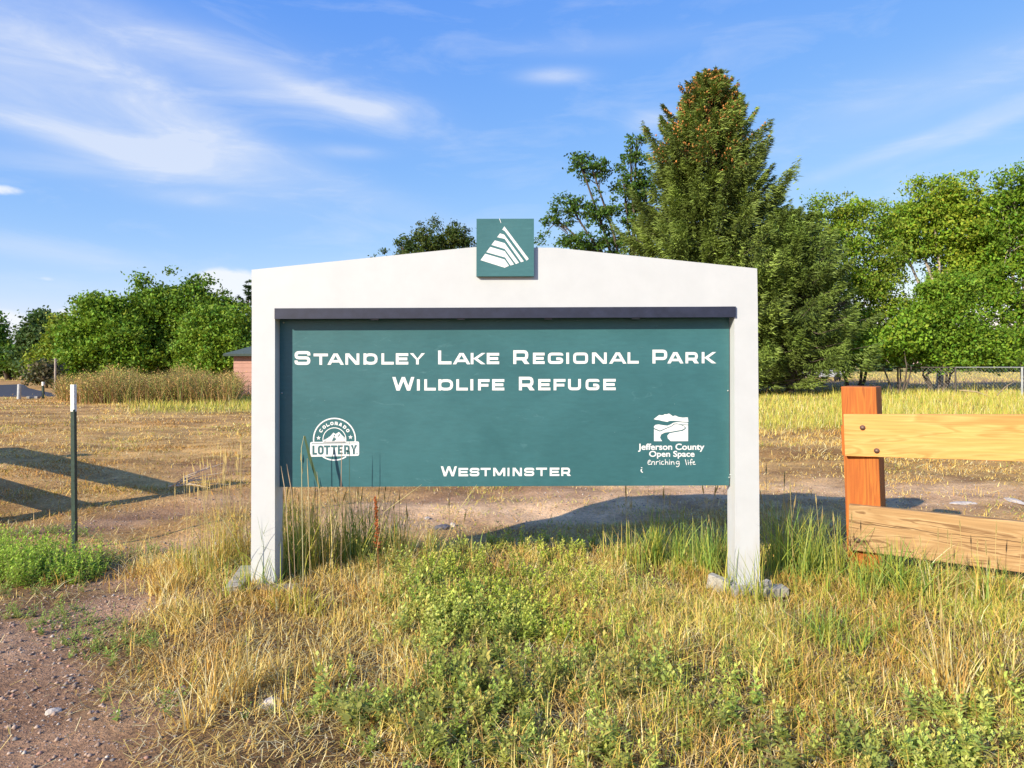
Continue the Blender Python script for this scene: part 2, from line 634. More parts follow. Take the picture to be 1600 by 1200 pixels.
def at(px, py, Y):
    """the point seen at a pixel of the photograph, at depth Y"""
    return ((px - 800) / F * Y, Y, HC - (py - HOR) / F * Y)


def sstep(x, a, b):
    t_ = np.clip((x - a) / (b - a), 0, 1)
    return t_ * t_ * (3 - 2 * t_)


# ------------------------------------------------------------------ terrain
def height(x, y):
    x = np.asarray(x, float)
    y = np.asarray(y, float)
    h = (0.016 * np.sin(1.7 * x + 0.6 * y + 1) + 0.012 * np.sin(3.1 * y - 1.3 * x) + 0.008 * np.sin(5.3 * x + 2.2 * y + 2)
         + 0.006 * np.sin(7.9 * y + 4.1 * x) + 0.004 * np.sin(13 * x - 9 * y))
    # two shallow wheel ruts that cross behind the sign
    d = y - (6.0 + 0.28 * (x + 3.5))
    h = h - 0.03 * np.exp(-(d / 0.35) ** 2) - 0.025 * np.exp(-((d - 1.7) / 0.35) ** 2)
    r = np.hypot(x, y)
    return h * np.clip((24 - r) / 10, 0, 1) * np.clip((r - 0.3), 0, 1)


def pix(x, y):
    y = np.maximum(y, 0.3)
    return 800 + F * x / y, HOR + F * HC / y


def blobs(px, py, lst):
    o = np.zeros_like(px)
    for (cx, cy, rx, ry, deg, amp) in lst:
        c, s = math.cos(math.radians(deg)), math.sin(math.radians(deg))
        dx, dy = px - cx, py - cy
        u = (dx * c + dy * s) / rx
        v = (-dx * s + dy * c) / ry
        o = np.maximum(o, amp * np.exp(-(u * u + v * v) ** 1.5))
    return o


def lnoise(x, y, f, seed=0):
    """cheap smooth value noise"""
    r_ = np.random.default_rng(seed)
    G = r_.random((64, 64))
    X, Y_ = x * f + 17.3, y * f + 9.1
    xi, yi = np.floor(X).astype(int), np.floor(Y_).astype(int)
    fx, fy = X - xi, Y_ - yi
    fx, fy = fx * fx * (3 - 2 * fx), fy * fy * (3 - 2 * fy)
    g = lambda a, b: G[a % 64, b % 64]
    return (g(xi, yi) * (1 - fx) * (1 - fy) + g(xi + 1, yi) * fx * (1 - fy) + g(xi, yi + 1) * (1 - fx) * fy
            + g(xi + 1, yi + 1) * fx * fy)


GRAVEL = [(10, 1060, 135, 90, 0, 1), (0, 1180, 220, 90, 0, 1), (200, 1120, 120, 34, 0, 0.45), (150, 960, 150, 26, -12, 0.8), (60, 985, 130, 20, 0, 0.8)]
DIRT = [(200, 808, 190, 17, -10, .9), (330, 845, 170, 16, -8, 0.75), (620, 805, 170, 30, -8, 0.9), (850, 790, 250, 34, -3, 1),
        (1050, 770, 200, 30, -3, 0.8), (1300, 770, 260, 26, 2, 0.7), (240, 900, 160, 14, -6, 0.8), (1500, 780, 200, 26, 4, 0.7),
        (330, 735, 60, 14, 0, 0.5), (120, 880, 120, 20, 0, 0.5)]
WEED = [(800, 925, 150, 44, 4, 1), (880, 900, 75, 34, 0, 1), (700, 940, 90, 30, 0, 1), (780, 1000, 130, 50, 0, 0.95), (900, 990, 80, 60, 0, 0.8),
        (950, 1080, 260, 46, 3, 1), (760, 1080, 110, 50, 0, 0.8), (1180, 1105, 220, 30, 5, .62), (1450, 1122, 190, 24, 0, 0.6),
        (860, 862, 110, 20, 0, 0.7), (1000, 1180, 420, 46, 0, .75), (600, 1130, 150, 30, 0, 0.4), (1500, 1190, 260, 36, 0, .7)]
LOWGREEN = [(120, 975, 70, 26, -10, 1), (180, 1010, 80, 30, 10, 1), (200, 1055, 40, 24, 0, 0.8), (190, 880, 110, 16, -6, 0.7), (290, 870, 60, 14, 0, 0.6),
            (60, 925, 60, 10, 0, 0.7), (40, 960, 60, 10, 0, 0.5), (240, 1100, 60, 24, 0, 0.6), (460, 1125, 160, 20, 0, 0.5), (640, 1120, 120, 26, 0, 0.6), (60, 838, 120, 10, 0, 0.5)]
SHORTDRY = [(400, 1000, 210, 90, 0, 1), (320, 930, 130, 60, 0, 1), (270, 1070, 90, 60, 0, .7), (480, 880, 160, 50, 0, 1), (620, 880, 150, 50, 0, 0.9), (1150, 960, 260, 80, 0, 1),
            (1400, 1000, 260, 70, 0, 1), (1550, 980, 200, 90, 0, 1), (1250, 1090, 400, 80, 0, .75), (700, 1110, 200, 60, 0, .5), (1080, 1010, 160, 50, 0, 1), (560, 1000, 120, 90, 0, 0.7), (720, 880, 120, 24, 0, 0.8), (450, 1090, 120, 60, 0, 0.55), (1050, 880, 160, 40, 0, 0.9)]


def zones(x, y):
    px, py = pix(x, y)
    z = {}
    px = np.clip(px, -90, 1640)      # the verge goes on alike beyond both sides of the view
    z['px'], z['py'] = px, py
    wob = (lnoise(x, y, 1.3, 3) - 0.5) * 0.7 + (lnoise(x, y, 4.0, 4) - 0.5) * 0.5
    sc_ = 1 + wob
    z['gravel'] = np.clip(blobs(px, py, GRAVEL) * sc_ * 1.3, 0, 1)
    z['dirt'] = np.clip(blobs(px, py, DIRT) * sc_ * 1.3, 0, 1)
    z['weed'] = np.clip(blobs(px, py, WEED) * sc_ * 1.2, 0, 1)
    z['low'] = np.clip(blobs(px, py, LOWGREEN) * sc_ * 1.2, 0, 1)
    z['dry'] = np.clip(blobs(px, py, SHORTDRY) * (1 + 0.5 * wob) * 1.2, 0, 1)
    right = sstep(px, 780, 1050)
    strip = right * sstep(py, 603, 616) * (1 - sstep(py, 660, 680))
    left = (1 - sstep(px, 560, 760)) * sstep(px, 160, 250) * sstep(py, 612, 622) * (1 - sstep(py, 638, 650))
    z['green'] = np.maximum(strip, left)
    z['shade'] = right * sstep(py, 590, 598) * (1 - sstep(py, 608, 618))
    z['far'] = 1 - sstep(py, 588, 594)
    z['fore'] = sstep(py, 845, 875)
    z['wob'] = wob
    return z


def ground_colour(x, y):
    z = zones(x, y)
    c = np.tile(np.array([0.52, 0.32, 0.13]), (len(x), 1))
    n = lnoise(x, y, 0.5, 7)[:, None]
    c = c * (1 - n * 0.5) + np.array([0.66, 0.46, 0.18]) * n * 0.5

    def mixin(wt, col):
        nonlocal c
        wt = np.clip(wt, 0, 1)[:, None]
        c = c * (1 - wt) + np.array(col) * wt
    mixin(z['fore'] * 0.85, (0.17, 0.105, 0.055))
    warm = sstep(z['px'], 350, 620)
    mixin(z['dirt'] * (1 - warm), (0.45, 0.285, 0.165))
    mixin(z['dirt'] * warm, (0.76, 0.52, 0.31))
    mixin(z['gravel'], (0.42, 0.27, 0.175))
    mixin(z['weed'] * z['fore'] * 0.5, (0.17, 0.12, 0.06))
    mixin(z['green'] * 0.9, (0.36, 0.33, 0.075))
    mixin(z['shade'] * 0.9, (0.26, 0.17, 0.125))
    mixin(z['far'], (0.50, 0.42, 0.14))
    behind = 1 - sstep(y, 0.2, 1.4)
    mixin(behind, (0.24, 0.17, 0.10))
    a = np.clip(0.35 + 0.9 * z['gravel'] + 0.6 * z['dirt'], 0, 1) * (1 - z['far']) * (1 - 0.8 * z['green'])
    return np.concatenate([c, a[:, None]], 1)


def make_ground():
    front = np.linspace(-0.95, 0.95, 400)
    back = np.linspace(0.95, 2 * math.pi - 0.95, 70)[1:-1]
    ang = np.concatenate([front, back])
    rad = np.concatenate([[0.25, 0.6, 1.0], np.geomspace(1.3, 40, 240), np.geomspace(42, 4000, 60)])
    A_, R_ = np.meshgrid(ang, rad)
    x, y = (R_ * np.sin(A_)).ravel(), (R_ * np.cos(A_)).ravel()
    zz = height(x, y)
    na, nr = len(ang), len(rad)
    i, j = np.meshgrid(np.arange(nr - 1), np.arange(na), indexing='ij')
    j2 = (j + 1) % na
    q = np.stack([i * na + j, i * na + j2, (i + 1) * na + j2, (i + 1) * na + j], -1).reshape(-1, 4)[:, ::-1]
    acc = Acc()
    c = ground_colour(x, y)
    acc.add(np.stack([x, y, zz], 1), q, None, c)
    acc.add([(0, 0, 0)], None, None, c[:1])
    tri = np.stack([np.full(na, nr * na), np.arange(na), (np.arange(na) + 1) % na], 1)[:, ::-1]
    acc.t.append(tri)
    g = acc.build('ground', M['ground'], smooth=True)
    tag(g, 'dry brown field with dirt wheel tracks and gravel', kind='structure')
    return g


make_ground()

# the asphalt road at the far left, a sheet just above the soil
rp = [(-900, 600.5), (-300, 601), (0, 601.5), (24, 600.5), (38, 600.5), (44, 606), (60, 610), (78, 613.5), (88, 617), (84, 619.5), (40, 620), (-300, 620.5), (-900, 621)]
V = []
for px_, py_ in rp:
    Y_ = F * HC / (py_ - HOR)
    V.append(((px_ - 800) / F * Y_, Y_, 0.004))
rd = pydata('road', V, [tuple(range(len(V)))[::-1]], M['asphalt'])
if rd.data.polygons[0].normal.z < 0:
    rd.data.flip_normals()
tag(rd, 'grey asphalt road bending away past the left trees', kind='structure')

# ------------------------------------------------------------------ the sign
YS = 3.90
sign = thing('park_sign', 'wide white timber frame sign with green panel for a wildlife refuge', 'sign', (-0.04, YS, 0.0))


def sx_(px, Y=YS):
    return (px - 800) / F * Y


def sz_(py, Y=YS):
    return HC - (py - HOR) / F * Y


DEP = 0.135
hv, hf = prism([(sx_(393.5), sz_(484)), (sx_(1184), sz_(478.5)), (sx_(1183), sz_(419.5)), (sx_(868), sz_(387)), (sx_(741), sz_(386)), (sx_(393), sz_(421.5))], YS, YS + DEP)
pydata('header', hv, hf, M['white'], sign)
pv, pf = prism([(sx_(392), 0.01), (sx_(429.5), 0.01), (sx_(429.5), sz_(483.75)), (sx_(393.5), sz_(484))], YS, YS + DEP)
pydata('post', pv, pf, M['white'], sign)
pv, pf = prism([(sx_(1148.5), 0.01), (sx_(1187.5), 0.01), (sx_(1184), sz_(478.5)), (sx_(1147.5), sz_(478.75))], YS, YS + DEP)
pydata('post', pv, pf, M['white'], sign)

YP = YS + 0.078
k = F / YP
panel_pts = [(sx_(429, YS) + 0.003, sz_(761, YP)), (sx_(1147, YS) - 0.003, sz_(758.5, YP)), (sx_(1147, YS) - 0.003, sz_(488, YP)), (sx_(429, YS) + 0.003, sz_(488, YP))]
pv, pf = prism(panel_pts, YP, YP + 0.022)
panel = pydata('panel', pv, pf, M['panel'], sign)
bv, bf = prism([(sx_(430), sz_(498.5)), (sx_(1148.8), sz_(495.7)), (sx_(1148.8), sz_(479.2)), (sx_(430), sz_(482.0))], YS - 0.012, YS + 0.026)
bar = pydata('light_bar', bv, bf, M['navy'], sign)
for cx in (585, 720, 857, 994):
    zz_ = sz_(498 - (cx - 430) / 720 * 2.8)
    box('lamp_fixture', sx_(cx) - 0.022, sx_(cx) + 0.022, YS + 0.004, YS + 0.022, zz_ - 0.010, zz_ - 0.0005, M['fixture'], bar)


def screw(px, py, r=0.0055, y=YP, mat='screw', par=None, d=0.004):
    acc = Acc()
    X, Z = sx_(px, y), sz_(py, y)
    n = 10
    v = [(X, y - d, Z)] + [(X + r * 0.75 * math.cos(2 * math.pi * i / n), y - d * 0.85, Z + r * 0.75 * math.sin(2 * math.pi * i / n)) for i in range(n)] \
        + [(X + r * math.cos(2 * math.pi * i / n), y + 0.001, Z + r * math.sin(2 * math.pi * i / n)) for i in range(n)]
    t_ = [(0, 1 + i, 1 + (i + 1) % n) for i in range(n)]
    q_ = [(1 + i, 11 + i, 11 + (i + 1) % n, 1 + (i + 1) % n) for i in range(n)]
    acc.add(v, q_, t_)
    return acc.build('screw', M[mat], par, col=False, smooth=True)


for p_ in ((443, 504), (1141, 512), (1137.5, 610.5), (1139.5, 746), (440.5, 614), (1141, 742)):
    screw(p_[0], p_[1], par=panel)

# logo plate
YL = YS - 0.0255
pl = [(sx_(744.3, YL), sz_(431.8, YL)), (sx_(834.3, YL), sz_(431.6, YL)), (sx_(834.3, YL), sz_(341.6, YL)), (sx_(744.6, YL), sz_(341.8, YL))]
pv, pf = prism(pl, YL, YS - 0.0005)
plate = pydata('logo_plate', pv, pf, M['plate'], sign)
# the plate stands above the header; a backing strip holds it
box('plate_backing', sx_(775), sx_(803), YS + DEP * 0.1, YS + DEP * 0.6, sz_(384), sz_(352), M['plate'], plate)


# ---- flat print --------------------------------------------------------
class Print:
    """flat lettering on a vertical plane, in pixel coordinates of that plane"""

    def __init__(s, Y):
        s.Y, s.V, s.F, s.k = Y, [], [], 0

    def poly(s, pts, lift=None):
        s.k += 1
        y = s.Y - 0.0008 - 0.00006 * (s.k % 12) if lift is None else s.Y - lift
        b = len(s.V)
        area = sum(pts[i][0] * pts[(i + 1) % len(pts)][1] - pts[(i + 1) % len(pts)][0] * pts[i][1] for i in range(len(pts)))
        if area > 0:
            pts = pts[::-1]
        for px_, py_ in pts:
            s.V.append((sx_(px_, s.Y), y, sz_(py_, s.Y)))
        s.F.append(tuple(range(b, b + len(pts)))[::-1])

    def stroke(s, pts, t_, closed=False, lift=None, cap=0.0):
        """mitred ribbon along a polyline"""
        n = len(pts)
        P_ = [Vector((p[0], p[1])) for p in pts]
        if not closed and cap:
            P_[0] = P_[0] + (P_[0] - P_[1]).normalized() * cap
            P_[-1] = P_[-1] + (P_[-1] - P_[-2]).normalized() * cap
        Ls, Rs = [], []
        for i in range(n):
            a = P_[(i - 1) % n] if (closed or i > 0) else None
            b = P_[(i + 1) % n] if (closed or i < n - 1) else None
            d1 = (P_[i] - a).normalized() if a is not None else None
            d2 = (b - P_[i]).normalized() if b is not None else None
            if d1 is None:
                d1 = d2
            if d2 is None:
                d2 = d1
            n1_ = Vector((-d1.y, d1.x))
            n2_ = Vector((-d2.y, d2.x))
            mdir = (n1_ + n2_)
            mdir = mdir.normalized() if mdir.length > 1e-6 else n1_
            kk = (t_ / 2) / max(0.35, mdir.dot(n1_))
            Ls.append(P_[i] + mdir * kk)
            Rs.append(P_[i] - mdir * kk)
        s.k += 1
        y = s.Y - 0.0008 - 0.00006 * (s.k % 12) if lift is None else s.Y - lift
        b0 = len(s.V)
        for l_, r_ in zip(Ls, Rs):
            s.V.append((sx_(l_.x, s.Y), y, sz_(l_.y, s.Y)))
            s.V.append((sx_(r_.x, s.Y), y, sz_(r_.y, s.Y)))
        m_ = n if closed else n - 1
        for i in range(m_):
            j = (i + 1) % n
            s.F.append((b0 + 2 * i, b0 + 2 * j, b0 + 2 * j + 1, b0 + 2 * i + 1))

    def build(s, name, mat, parent):
        return pydata(name, s.V, s.F, mat, parent)


def rounded(pts, r, closed=False, k=3):
    out = []
    n = len(pts)
    for i in range(n):
        if not closed and (i == 0 or i == n - 1):
            out.append(pts[i])
            continue
        p = Vector(pts[i])
        a = Vector(pts[(i - 1) % n])
        b = Vector(pts[(i + 1) % n])
        ra = min(r, (a - p).length * 0.49)
        rb = min(r, (b - p).length * 0.49)
        s_ = p + (a - p).normalized() * ra
        e_ = p + (b - p).normalized() * rb
        for j in range(k + 1):
            t_ = j / k
            q_ = s_ * (1 - t_) ** 2 + p * 2 * t_ * (1 - t_) + e_ * t_ ** 2
            out.append((q_.x, q_.y))
    return out


def glyph(ch, W, H, t_, r=None):
    """strokes of one square-gothic capital in a box W x H, y up: ('s', points, closed) ribbons or ('p', points) polygons"""
    h = t_ / 2
    r = t_ * 0.95 if r is None else r
    o = []

    def rect(x0, y0, x1, y1):
        o.append(('p', [(x0, y0), (x1, y0), (x1, y1), (x0, y1)]))

    def diag(x0, y0, x1, y1, tw):
        o.append(('p', [(x0, y0), (x0 + tw, y0), (x1 + tw, y1), (x1, y1)]))

    def line(pts, closed=False, rr=None):
        o.append(('s', rounded(pts, r if rr is None else rr, closed), closed))
    d = t_ * 1.25
    if ch == 'S':
        line([(W - h, H * .68), (W - h, H - h), (h, H - h), (h, H * .51), (W - h, H * .51), (W - h, h), (h, h), (h, H * .32)])
    elif ch == 'T':
        rect(0, H - t_, W, H)
        rect(W / 2 - h, 0, W / 2 + h, H - t_)
    elif ch == 'A':
        diag(0, 0, W / 2 - d / 2 - .12 * d, H, d * .98)
        diag(W - d, 0, W / 2 - d / 2 + .12 * d, H, d * .98)
        rect(W * .24, H * .2, W * .76, H * .2 + t_ * .9)
    elif ch == 'N':
        rect(0, 0, t_, H)
        rect(W - t_, 0, W, H)
        diag(W - d * 1.15, 0, 0, H, d * 1.15)
    elif ch == 'D':
        line([(h, h), (W - h, h), (W - h, H - h), (h, H - h)], True, t_ * 1.6)
        rect(0, 0, t_, H)
    elif ch == 'O':
        line([(h, h), (W - h, h), (W - h, H - h), (h, H - h)], True)
    elif ch == 'L':
        rect(0, 0, t_, H)
        rect(t_, 0, W, t_)
    elif ch == 'E':
        rect(0, 0, t_, H)
        rect(t_, 0, W, t_)
        rect(t_, H - t_, W, H)
        rect(t_, H / 2 - h, W * .92, H / 2 + h)
    elif ch == 'F':
        rect(0, 0, t_, H)
        rect(t_, H - t_, W, H)
        rect(t_, H * .46 - h, W * .90, H * .46 + h)
    elif ch == 'I':
        rect(0, 0, W, H)
    elif ch == 'Y':
        o.append(('p', [(0, H), (d, H), (W / 2, H * .52), (W / 2, H * .30)]))
        o.append(('p', [(W, H), (W - d, H), (W / 2, H * .52), (W / 2, H * .30)]))
        rect(W / 2 - h, 0, W / 2 + h, H * .47)
    elif ch == 'K':
        rect(0, 0, t_, H)
        o.append(('p', [(t_ * .8, H * .48), (W - d * 1.1, H), (W, H), (t_ + d * 1.1, H * .48)]))
        o.append(('p', [(t_ * .8, H * .52), (t_ + d * 1.1, H * .52), (W, 0), (W - d * 1.25, 0)]))
    elif ch == 'R':
        rect(0, 0, t_, H)
        line([(t_, H - h), (W * .92 - h, H - h), (W * .92 - h, H * .38), (t_, H * .38)])
        o.append(('p', [(W * .45, H * .40), (W * .45 + d * 1.2, H * .40), (W, 0), (W - d * 1.3, 0)]))
    elif ch == 'P':
        rect(0, 0, t_, H)
        line([(t_, H - h), (W - h, H - h), (W - h, H * .36), (t_, H * .36)])
    elif ch == 'G':
        line([(W - h, H * .74), (W - h, H - h), (h, H - h), (h, h), (W - h, h), (W - h, H * .46), (W * .55, H * .46)])
    elif ch == 'U':
        line([(h, H), (h, h), (W - h, h), (W - h, H)])
    elif ch == 'C':
        line([(W - h, H * .70), (W - h, H - h), (h, H - h), (h, h), (W - h, h), (W - h, H * .30)])
    elif ch == 'W':
        q_ = W / 4
        diag(q_ - d * .35, 0, 0, H, d * .85)
        diag(q_ - d * .35, 0, 2 * q_ - d * .42, H, d * .85)
        diag(3 * q_ - d * .5, 0, 2 * q_ - d * .42, H, d * .85)
        diag(3 * q_ - d * .5, 0, W - d * .85, H, d * .85)
    elif ch == 'M':
        rect(0, 0, t_, H)
        rect(W - t_, 0, W, H)
        diag(W / 2 - d * .5, H * .08, 0, H, d)
        diag(W / 2 - d * .5, H * .08, W - d, H, d)
    return o


def put(pr, ch, x0, x1, base, H, t_, xf=None, lift=None):
    for it in glyph(ch, x1 - x0, H, t_):
        pts = [(x0 + p[0], base - p[1]) for p in it[1]]
        if xf:
            pts = [xf(p) for p in pts]
        if it[0] == 'p':
            pr.poly(pts, lift)
        else:
            pr.stroke(pts, t_, it[2], lift)


def textline(letters, b0, b1, xa, xb, Hs, Hb, t_):
    for ch, x0, x1, big in letters:
        pr = Print(YP)
        base = b0 + (b1 - b0) * ((x0 + x1) / 2 - xa) / (xb - xa)
        put(pr, ch, x0, x1, base, Hb if big else Hs, t_ * (1.10 if big else 1.0))
        pr.build('letter', M['print'], panel)


l1 = [('S', 460.3, 485, 1), ('T', 490, 512.5, 0), ('A', 511.5, 537.5, 0), ('N', 539.7, 561.5, 0), ('D', 568, 590, 0), ('L', 596, 615.3, 0),
      ('E', 618.5, 638, 0), ('Y', 640.5, 664, 0), ('L', 684.6, 705.5, 1), ('A', 707.5, 735, 0), ('K', 735.5, 758.5, 0), ('E', 760.6, 780, 0),
      ('R', 802, 827.4, 1), ('E', 832.7, 851, 0), ('G', 856, 880, 0), ('I', 884.8, 889.2, 0), ('O', 895.6, 918.8, 0), ('N', 925, 948, 0),
      ('A', 951.6, 979, 0), ('L', 980.5, 998, 0), ('P', 1019.4, 1042.5, 1), ('A', 1042.5, 1068, 0), ('R', 1071, 1092, 0), ('K', 1096.4, 1119, 0)]
textline(l1, 570.2, 567.6, 460, 1119, 17.6, 21.6, 4.3)
l2 = [('W', 613, 647.5, 1), ('I', 651.5, 656, 0), ('L', 663, 681, 0), ('D', 685, 708, 0), ('L', 713, 731, 0), ('I', 735, 739.5, 0), ('F', 747, 765, 0),
      ('E', 769, 788, 0), ('R', 810.8, 835.5, 1), ('E', 841, 860, 0), ('F', 865, 883.6, 0), ('U', 887.5, 907.7, 0), ('G', 915, 936.6, 0), ('E', 942.6, 962, 0)]
textline(l2, 610.3, 609.6, 613, 962, 17.6, 21.2, 4.3)
l3 = [('W', 688.8, 714, 1), ('E', 716.5, 731.5, 0), ('S', 734, 749, 0), ('T', 751, 766.7, 0), ('M', 770.7, 789.5, 0), ('I', 793, 796, 0), ('N', 801, 815.5, 0),
      ('S', 819, 834.7, 0), ('T', 837.5, 854.7, 0), ('E', 859, 874, 0), ('R', 877, 892, 0)]
textline(l3, 744.2, 743.6, 689, 892, 13.0, 15.6, 3.1)

# emblem on the top plate
pr = Print(YL)
Z0 = lambda pts: [(720 + x / 10.436, 330 + y / 10.436) for x, y in pts]
for poly in ([(710, 248), (1108, 778), (1072, 806), (716, 322), (676, 300)],
             [(640, 362), (706, 382), (1028, 816), (982, 832), (716, 452), (592, 424)],
             [(556, 476), (716, 522), (948, 840), (898, 862), (716, 616), (500, 550)],
             [(480, 582), (716, 652), (868, 868), (810, 886), (724, 756), (416, 668)],
             [(398, 694), (716, 788), (786, 890), (716, 922), (322, 798)]):
    pr.poly(Z0(poly))
pr.build('emblem', M['print'], plate)
pr = Print(YL)
pr.poly(Z0([(624, 122), (634, 122), (660, 190), (652, 192)]))
pr.build('scratch', M['print'], plate)

# round lottery logo
lot = Print(YP)
CX, CY = 522.6, 686.3
circ = lambda r, a0, a1, n: [(CX + r * math.sin(math.radians(a0 + (a1 - a0) * i / n)), CY - r * math.cos(math.radians(a0 + (a1 - a0) * i / n))) for i in range(n + 1)]
lot.stroke(circ(32.6, -97, 97, 48), 2.0)
lot.stroke(circ(32.6, 146, 214, 18), 2.0)
lot.stroke(circ(17.9, -104, 104, 40), 1.25)
Z1 = lambda pts: [(470 + x / 12.31, 640 + y / 12.31) for x, y in pts]
lot.poly(Z1(rounded([(180, 622), (1122, 612), (1122, 888), (180, 908)], 34, True)), 0.0008)
lot.poly(Z1([(432, 632), (436, 596), (500, 540), (560, 520), (628, 442), (668, 470), (736, 430), (800, 500), (868, 560), (872, 632)]), 0.0008)
for a_, ch in zip((-57.7, -40, -24.2, -9.0, 7.2, 22.6, 40.3, 57.0), 'COLORADO'):
    ra = math.radians(a_)
    wch = 5.0

    def xf(p, ra=ra):
        x, y = p[0], p[1]
        return (CX + (24.9 - y) * math.sin(ra) + x * math.cos(ra), CY - (24.9 - y) * math.cos(ra) + x * math.sin(ra))
    put(lot, ch, -wch / 2, wch / 2, 2.6, 5.2, 1.45, xf)
for sx0, sy0 in ((343, 545), (957, 530)):
    cx_, cy_ = Z1([(sx0, sy0)])[0]
    lot.poly([(cx_ + (3.7 if i % 2 == 0 else 1.5) * math.sin(math.pi * i / 5), cy_ - (3.7 if i % 2 == 0 else 1.5) * math.cos(math.pi * i / 5)) for i in range(10)])
lot.build('lottery_logo', M['print'], panel)
lg = Print(YP)
for ch, x0, x1 in (('L', 224, 312), ('O', 328, 440), ('T', 446, 566), ('T', 580, 700), ('E', 712, 806), ('R', 832, 950), ('Y', 958, 1084)):
    a0, a1 = 470 + x0 / 12.31, 470 + x1 / 12.31
    put(lg, ch, a0, a1, 640 + (868 - (x0 - 224) * 0.012) / 12.31, 14.4, 3.1, None, 0.0016)
lg.poly(Z1([(1072, 836), (1092, 836), (1092, 856), (1072, 856)]), 0.0016)
lg.stroke(Z1([(212, 652), (1060, 640)]), 0.9, lift=0.0014)
for poly in ([(600, 606), (616, 560), (640, 520), (655, 545), (690, 560), (650, 600)], [(640, 482), (662, 478), (650, 515), (632, 520)],
             [(455, 560), (500, 530), (540, 535), (500, 552), (470, 578)], [(450, 610), (500, 585), (480, 606)],
             [(700, 540), (740, 470), (760, 480), (725, 520)], [(770, 500), (800, 540), (782, 530)], [(800, 520), (850, 560), (830, 560)]):
    lg.poly(Z1(poly), 0.0016)
lg.build('lottery_word', M['printgreen'], panel)

# county open space logo
co = Print(YP)
Z2 = lambda pts: [(980 + x / 8.889, 630 + y / 8.889) for x, y in pts]
co.poly(Z2([(368, 220), (410, 188), (445, 162), (475, 168), (500, 166), (520, 152), (548, 155), (580, 143), (606, 160), (635, 182), (665, 170), (692, 182),
            (715, 192), (770, 200), (842, 196), (850, 260), (820, 260), (760, 256), (700, 248), (640, 243), (585, 246), (558, 260), (500, 250), (440, 235), (390, 229)]), 0.0008)
co.poly(Z2([(372, 345), (372, 320), (395, 300), (440, 294), (490, 304), (560, 312), (600, 296), (640, 272), (690, 262), (760, 266), (845, 272), (845, 298), (760, 294),
            (690, 282), (650, 284), (612, 316), (560, 336), (455, 380)]), 0.0008)
co.poly(Z2([(372, 360), (455, 394), (565, 345), (620, 322), (655, 294), (700, 292), (745, 302), (790, 325), (800, 348), (760, 370), (680, 384), (600, 398), (520, 408), (470, 435),
            (456, 480), (485, 527), (372, 527)]), 0.0008)
co.poly(Z2([(770, 305), (845, 306), (845, 527), (605, 527), (565, 490), (556, 450), (590, 416), (680, 400), (770, 384), (814, 356), (812, 334)]), 0.0008)
hw = [[(290, 822), (318, 812), (322, 792), (300, 790), (284, 820), (292, 852), (335, 846)],
      [(338, 852), (344, 808)], [(344, 822), (364, 806), (380, 816), (378, 854)],
      [(402, 852), (404, 808)], [(404, 824), (418, 806), (436, 810)], [(452, 814), (456, 852)], [(450, 794), (454, 800)],
      [(502, 808), (484, 806), (470, 826), (482, 852), (512, 846)], [(528, 780), (532, 852)], [(532, 830), (552, 808), (564, 820), (566, 852)],
      [(588, 808), (590, 852)], [(584, 786), (588, 792)], [(610, 808), (614, 852)], [(614, 824), (636, 806), (648, 818), (652, 850)],
      [(720, 808), (694, 804), (676, 824), (688, 846), (716, 838), (724, 806), (722, 862), (704, 886), (680, 876)],
      [(806, 780), (824, 856)], [(846, 812), (852, 852)], [(842, 790), (846, 796)],
      [(906, 788), (890, 772), (878, 800), (884, 858)], [(866, 826), (906, 818)], [(912, 832), (938, 820), (930, 806), (910, 822), (916, 852), (948, 848)]]
for s_ in hw:
    co.stroke(Z2(rounded(s_, 18)), 1.05, cap=0.3)
cl_ = co.build('county_logo', M['print'], panel)
ms = Print(YP)
ms.poly(Z2([(186, 920), (210, 915), (200, 940), (222, 962), (205, 965), (186, 945)]))
ms.poly(Z2([(190, 888), (212, 893), (204, 905), (194, 900)]))
ms.build('paint_chip', M['print'], panel)


def font_text(s_, x0, x1, ytop, ybase, off):
    cu = bpy.data.curves.new('lettering', 'FONT')
    cu.body = s_
    cu.offset = off
    o_ = bpy.data.objects.new('tmp', cu)
    COL.objects.link(o_)
    bpy.context.view_layer.update()
    me = bpy.data.meshes.new_from_object(o_.evaluated_get(bpy.context.evaluated_depsgraph_get()))
    bpy.data.objects.remove(o_)
    co_ = np.empty(len(me.vertices) * 3, np.float32)
    me.vertices.foreach_get('co', co_)
    co_ = co_.reshape(-1, 3)
    a, b_ = co_[:, 0].min(), co_[:, 0].max()
    cap = 0.70
    X = x0 + (co_[:, 0] - a) / (b_ - a) * (x1 - x0)
    Yp = ybase - co_[:, 1] / cap * (ybase - ytop)
    W_ = np.stack([(X - 800) / F * YP, np.full(len(X), YP - 0.0009), HC - (Yp - HOR) / F * YP], 1) - np.array(world_loc(panel))
    me.vertices.foreach_set('co', W_.astype(np.float32).ravel())
    me.update()
    me.materials.clear()
    me.materials.append(M['print'])
    return link('lettering', me, panel)


font_text('Jefferson County', 996.8, 1100.6, 693.2, 702.6, 0.022)
font_text('Open Space', 1014.2, 1085.2, 704.6, 713.4, 0.022)


def world_beam(name, p0, p1, wdt, hgt, mat, par, bevel=0.004, tilt=0.0):
    d = (Vector(p1) - Vector(p0)).normalized()
    side = d.cross(Vector((0, 0, 1))).normalized()
    up = side.cross(d)
    V_, F_ = beam(p0, p1, side * wdt / 2, up * hgt / 2)
    return pydata(name, V_, F_, mat, par, False, bevel)


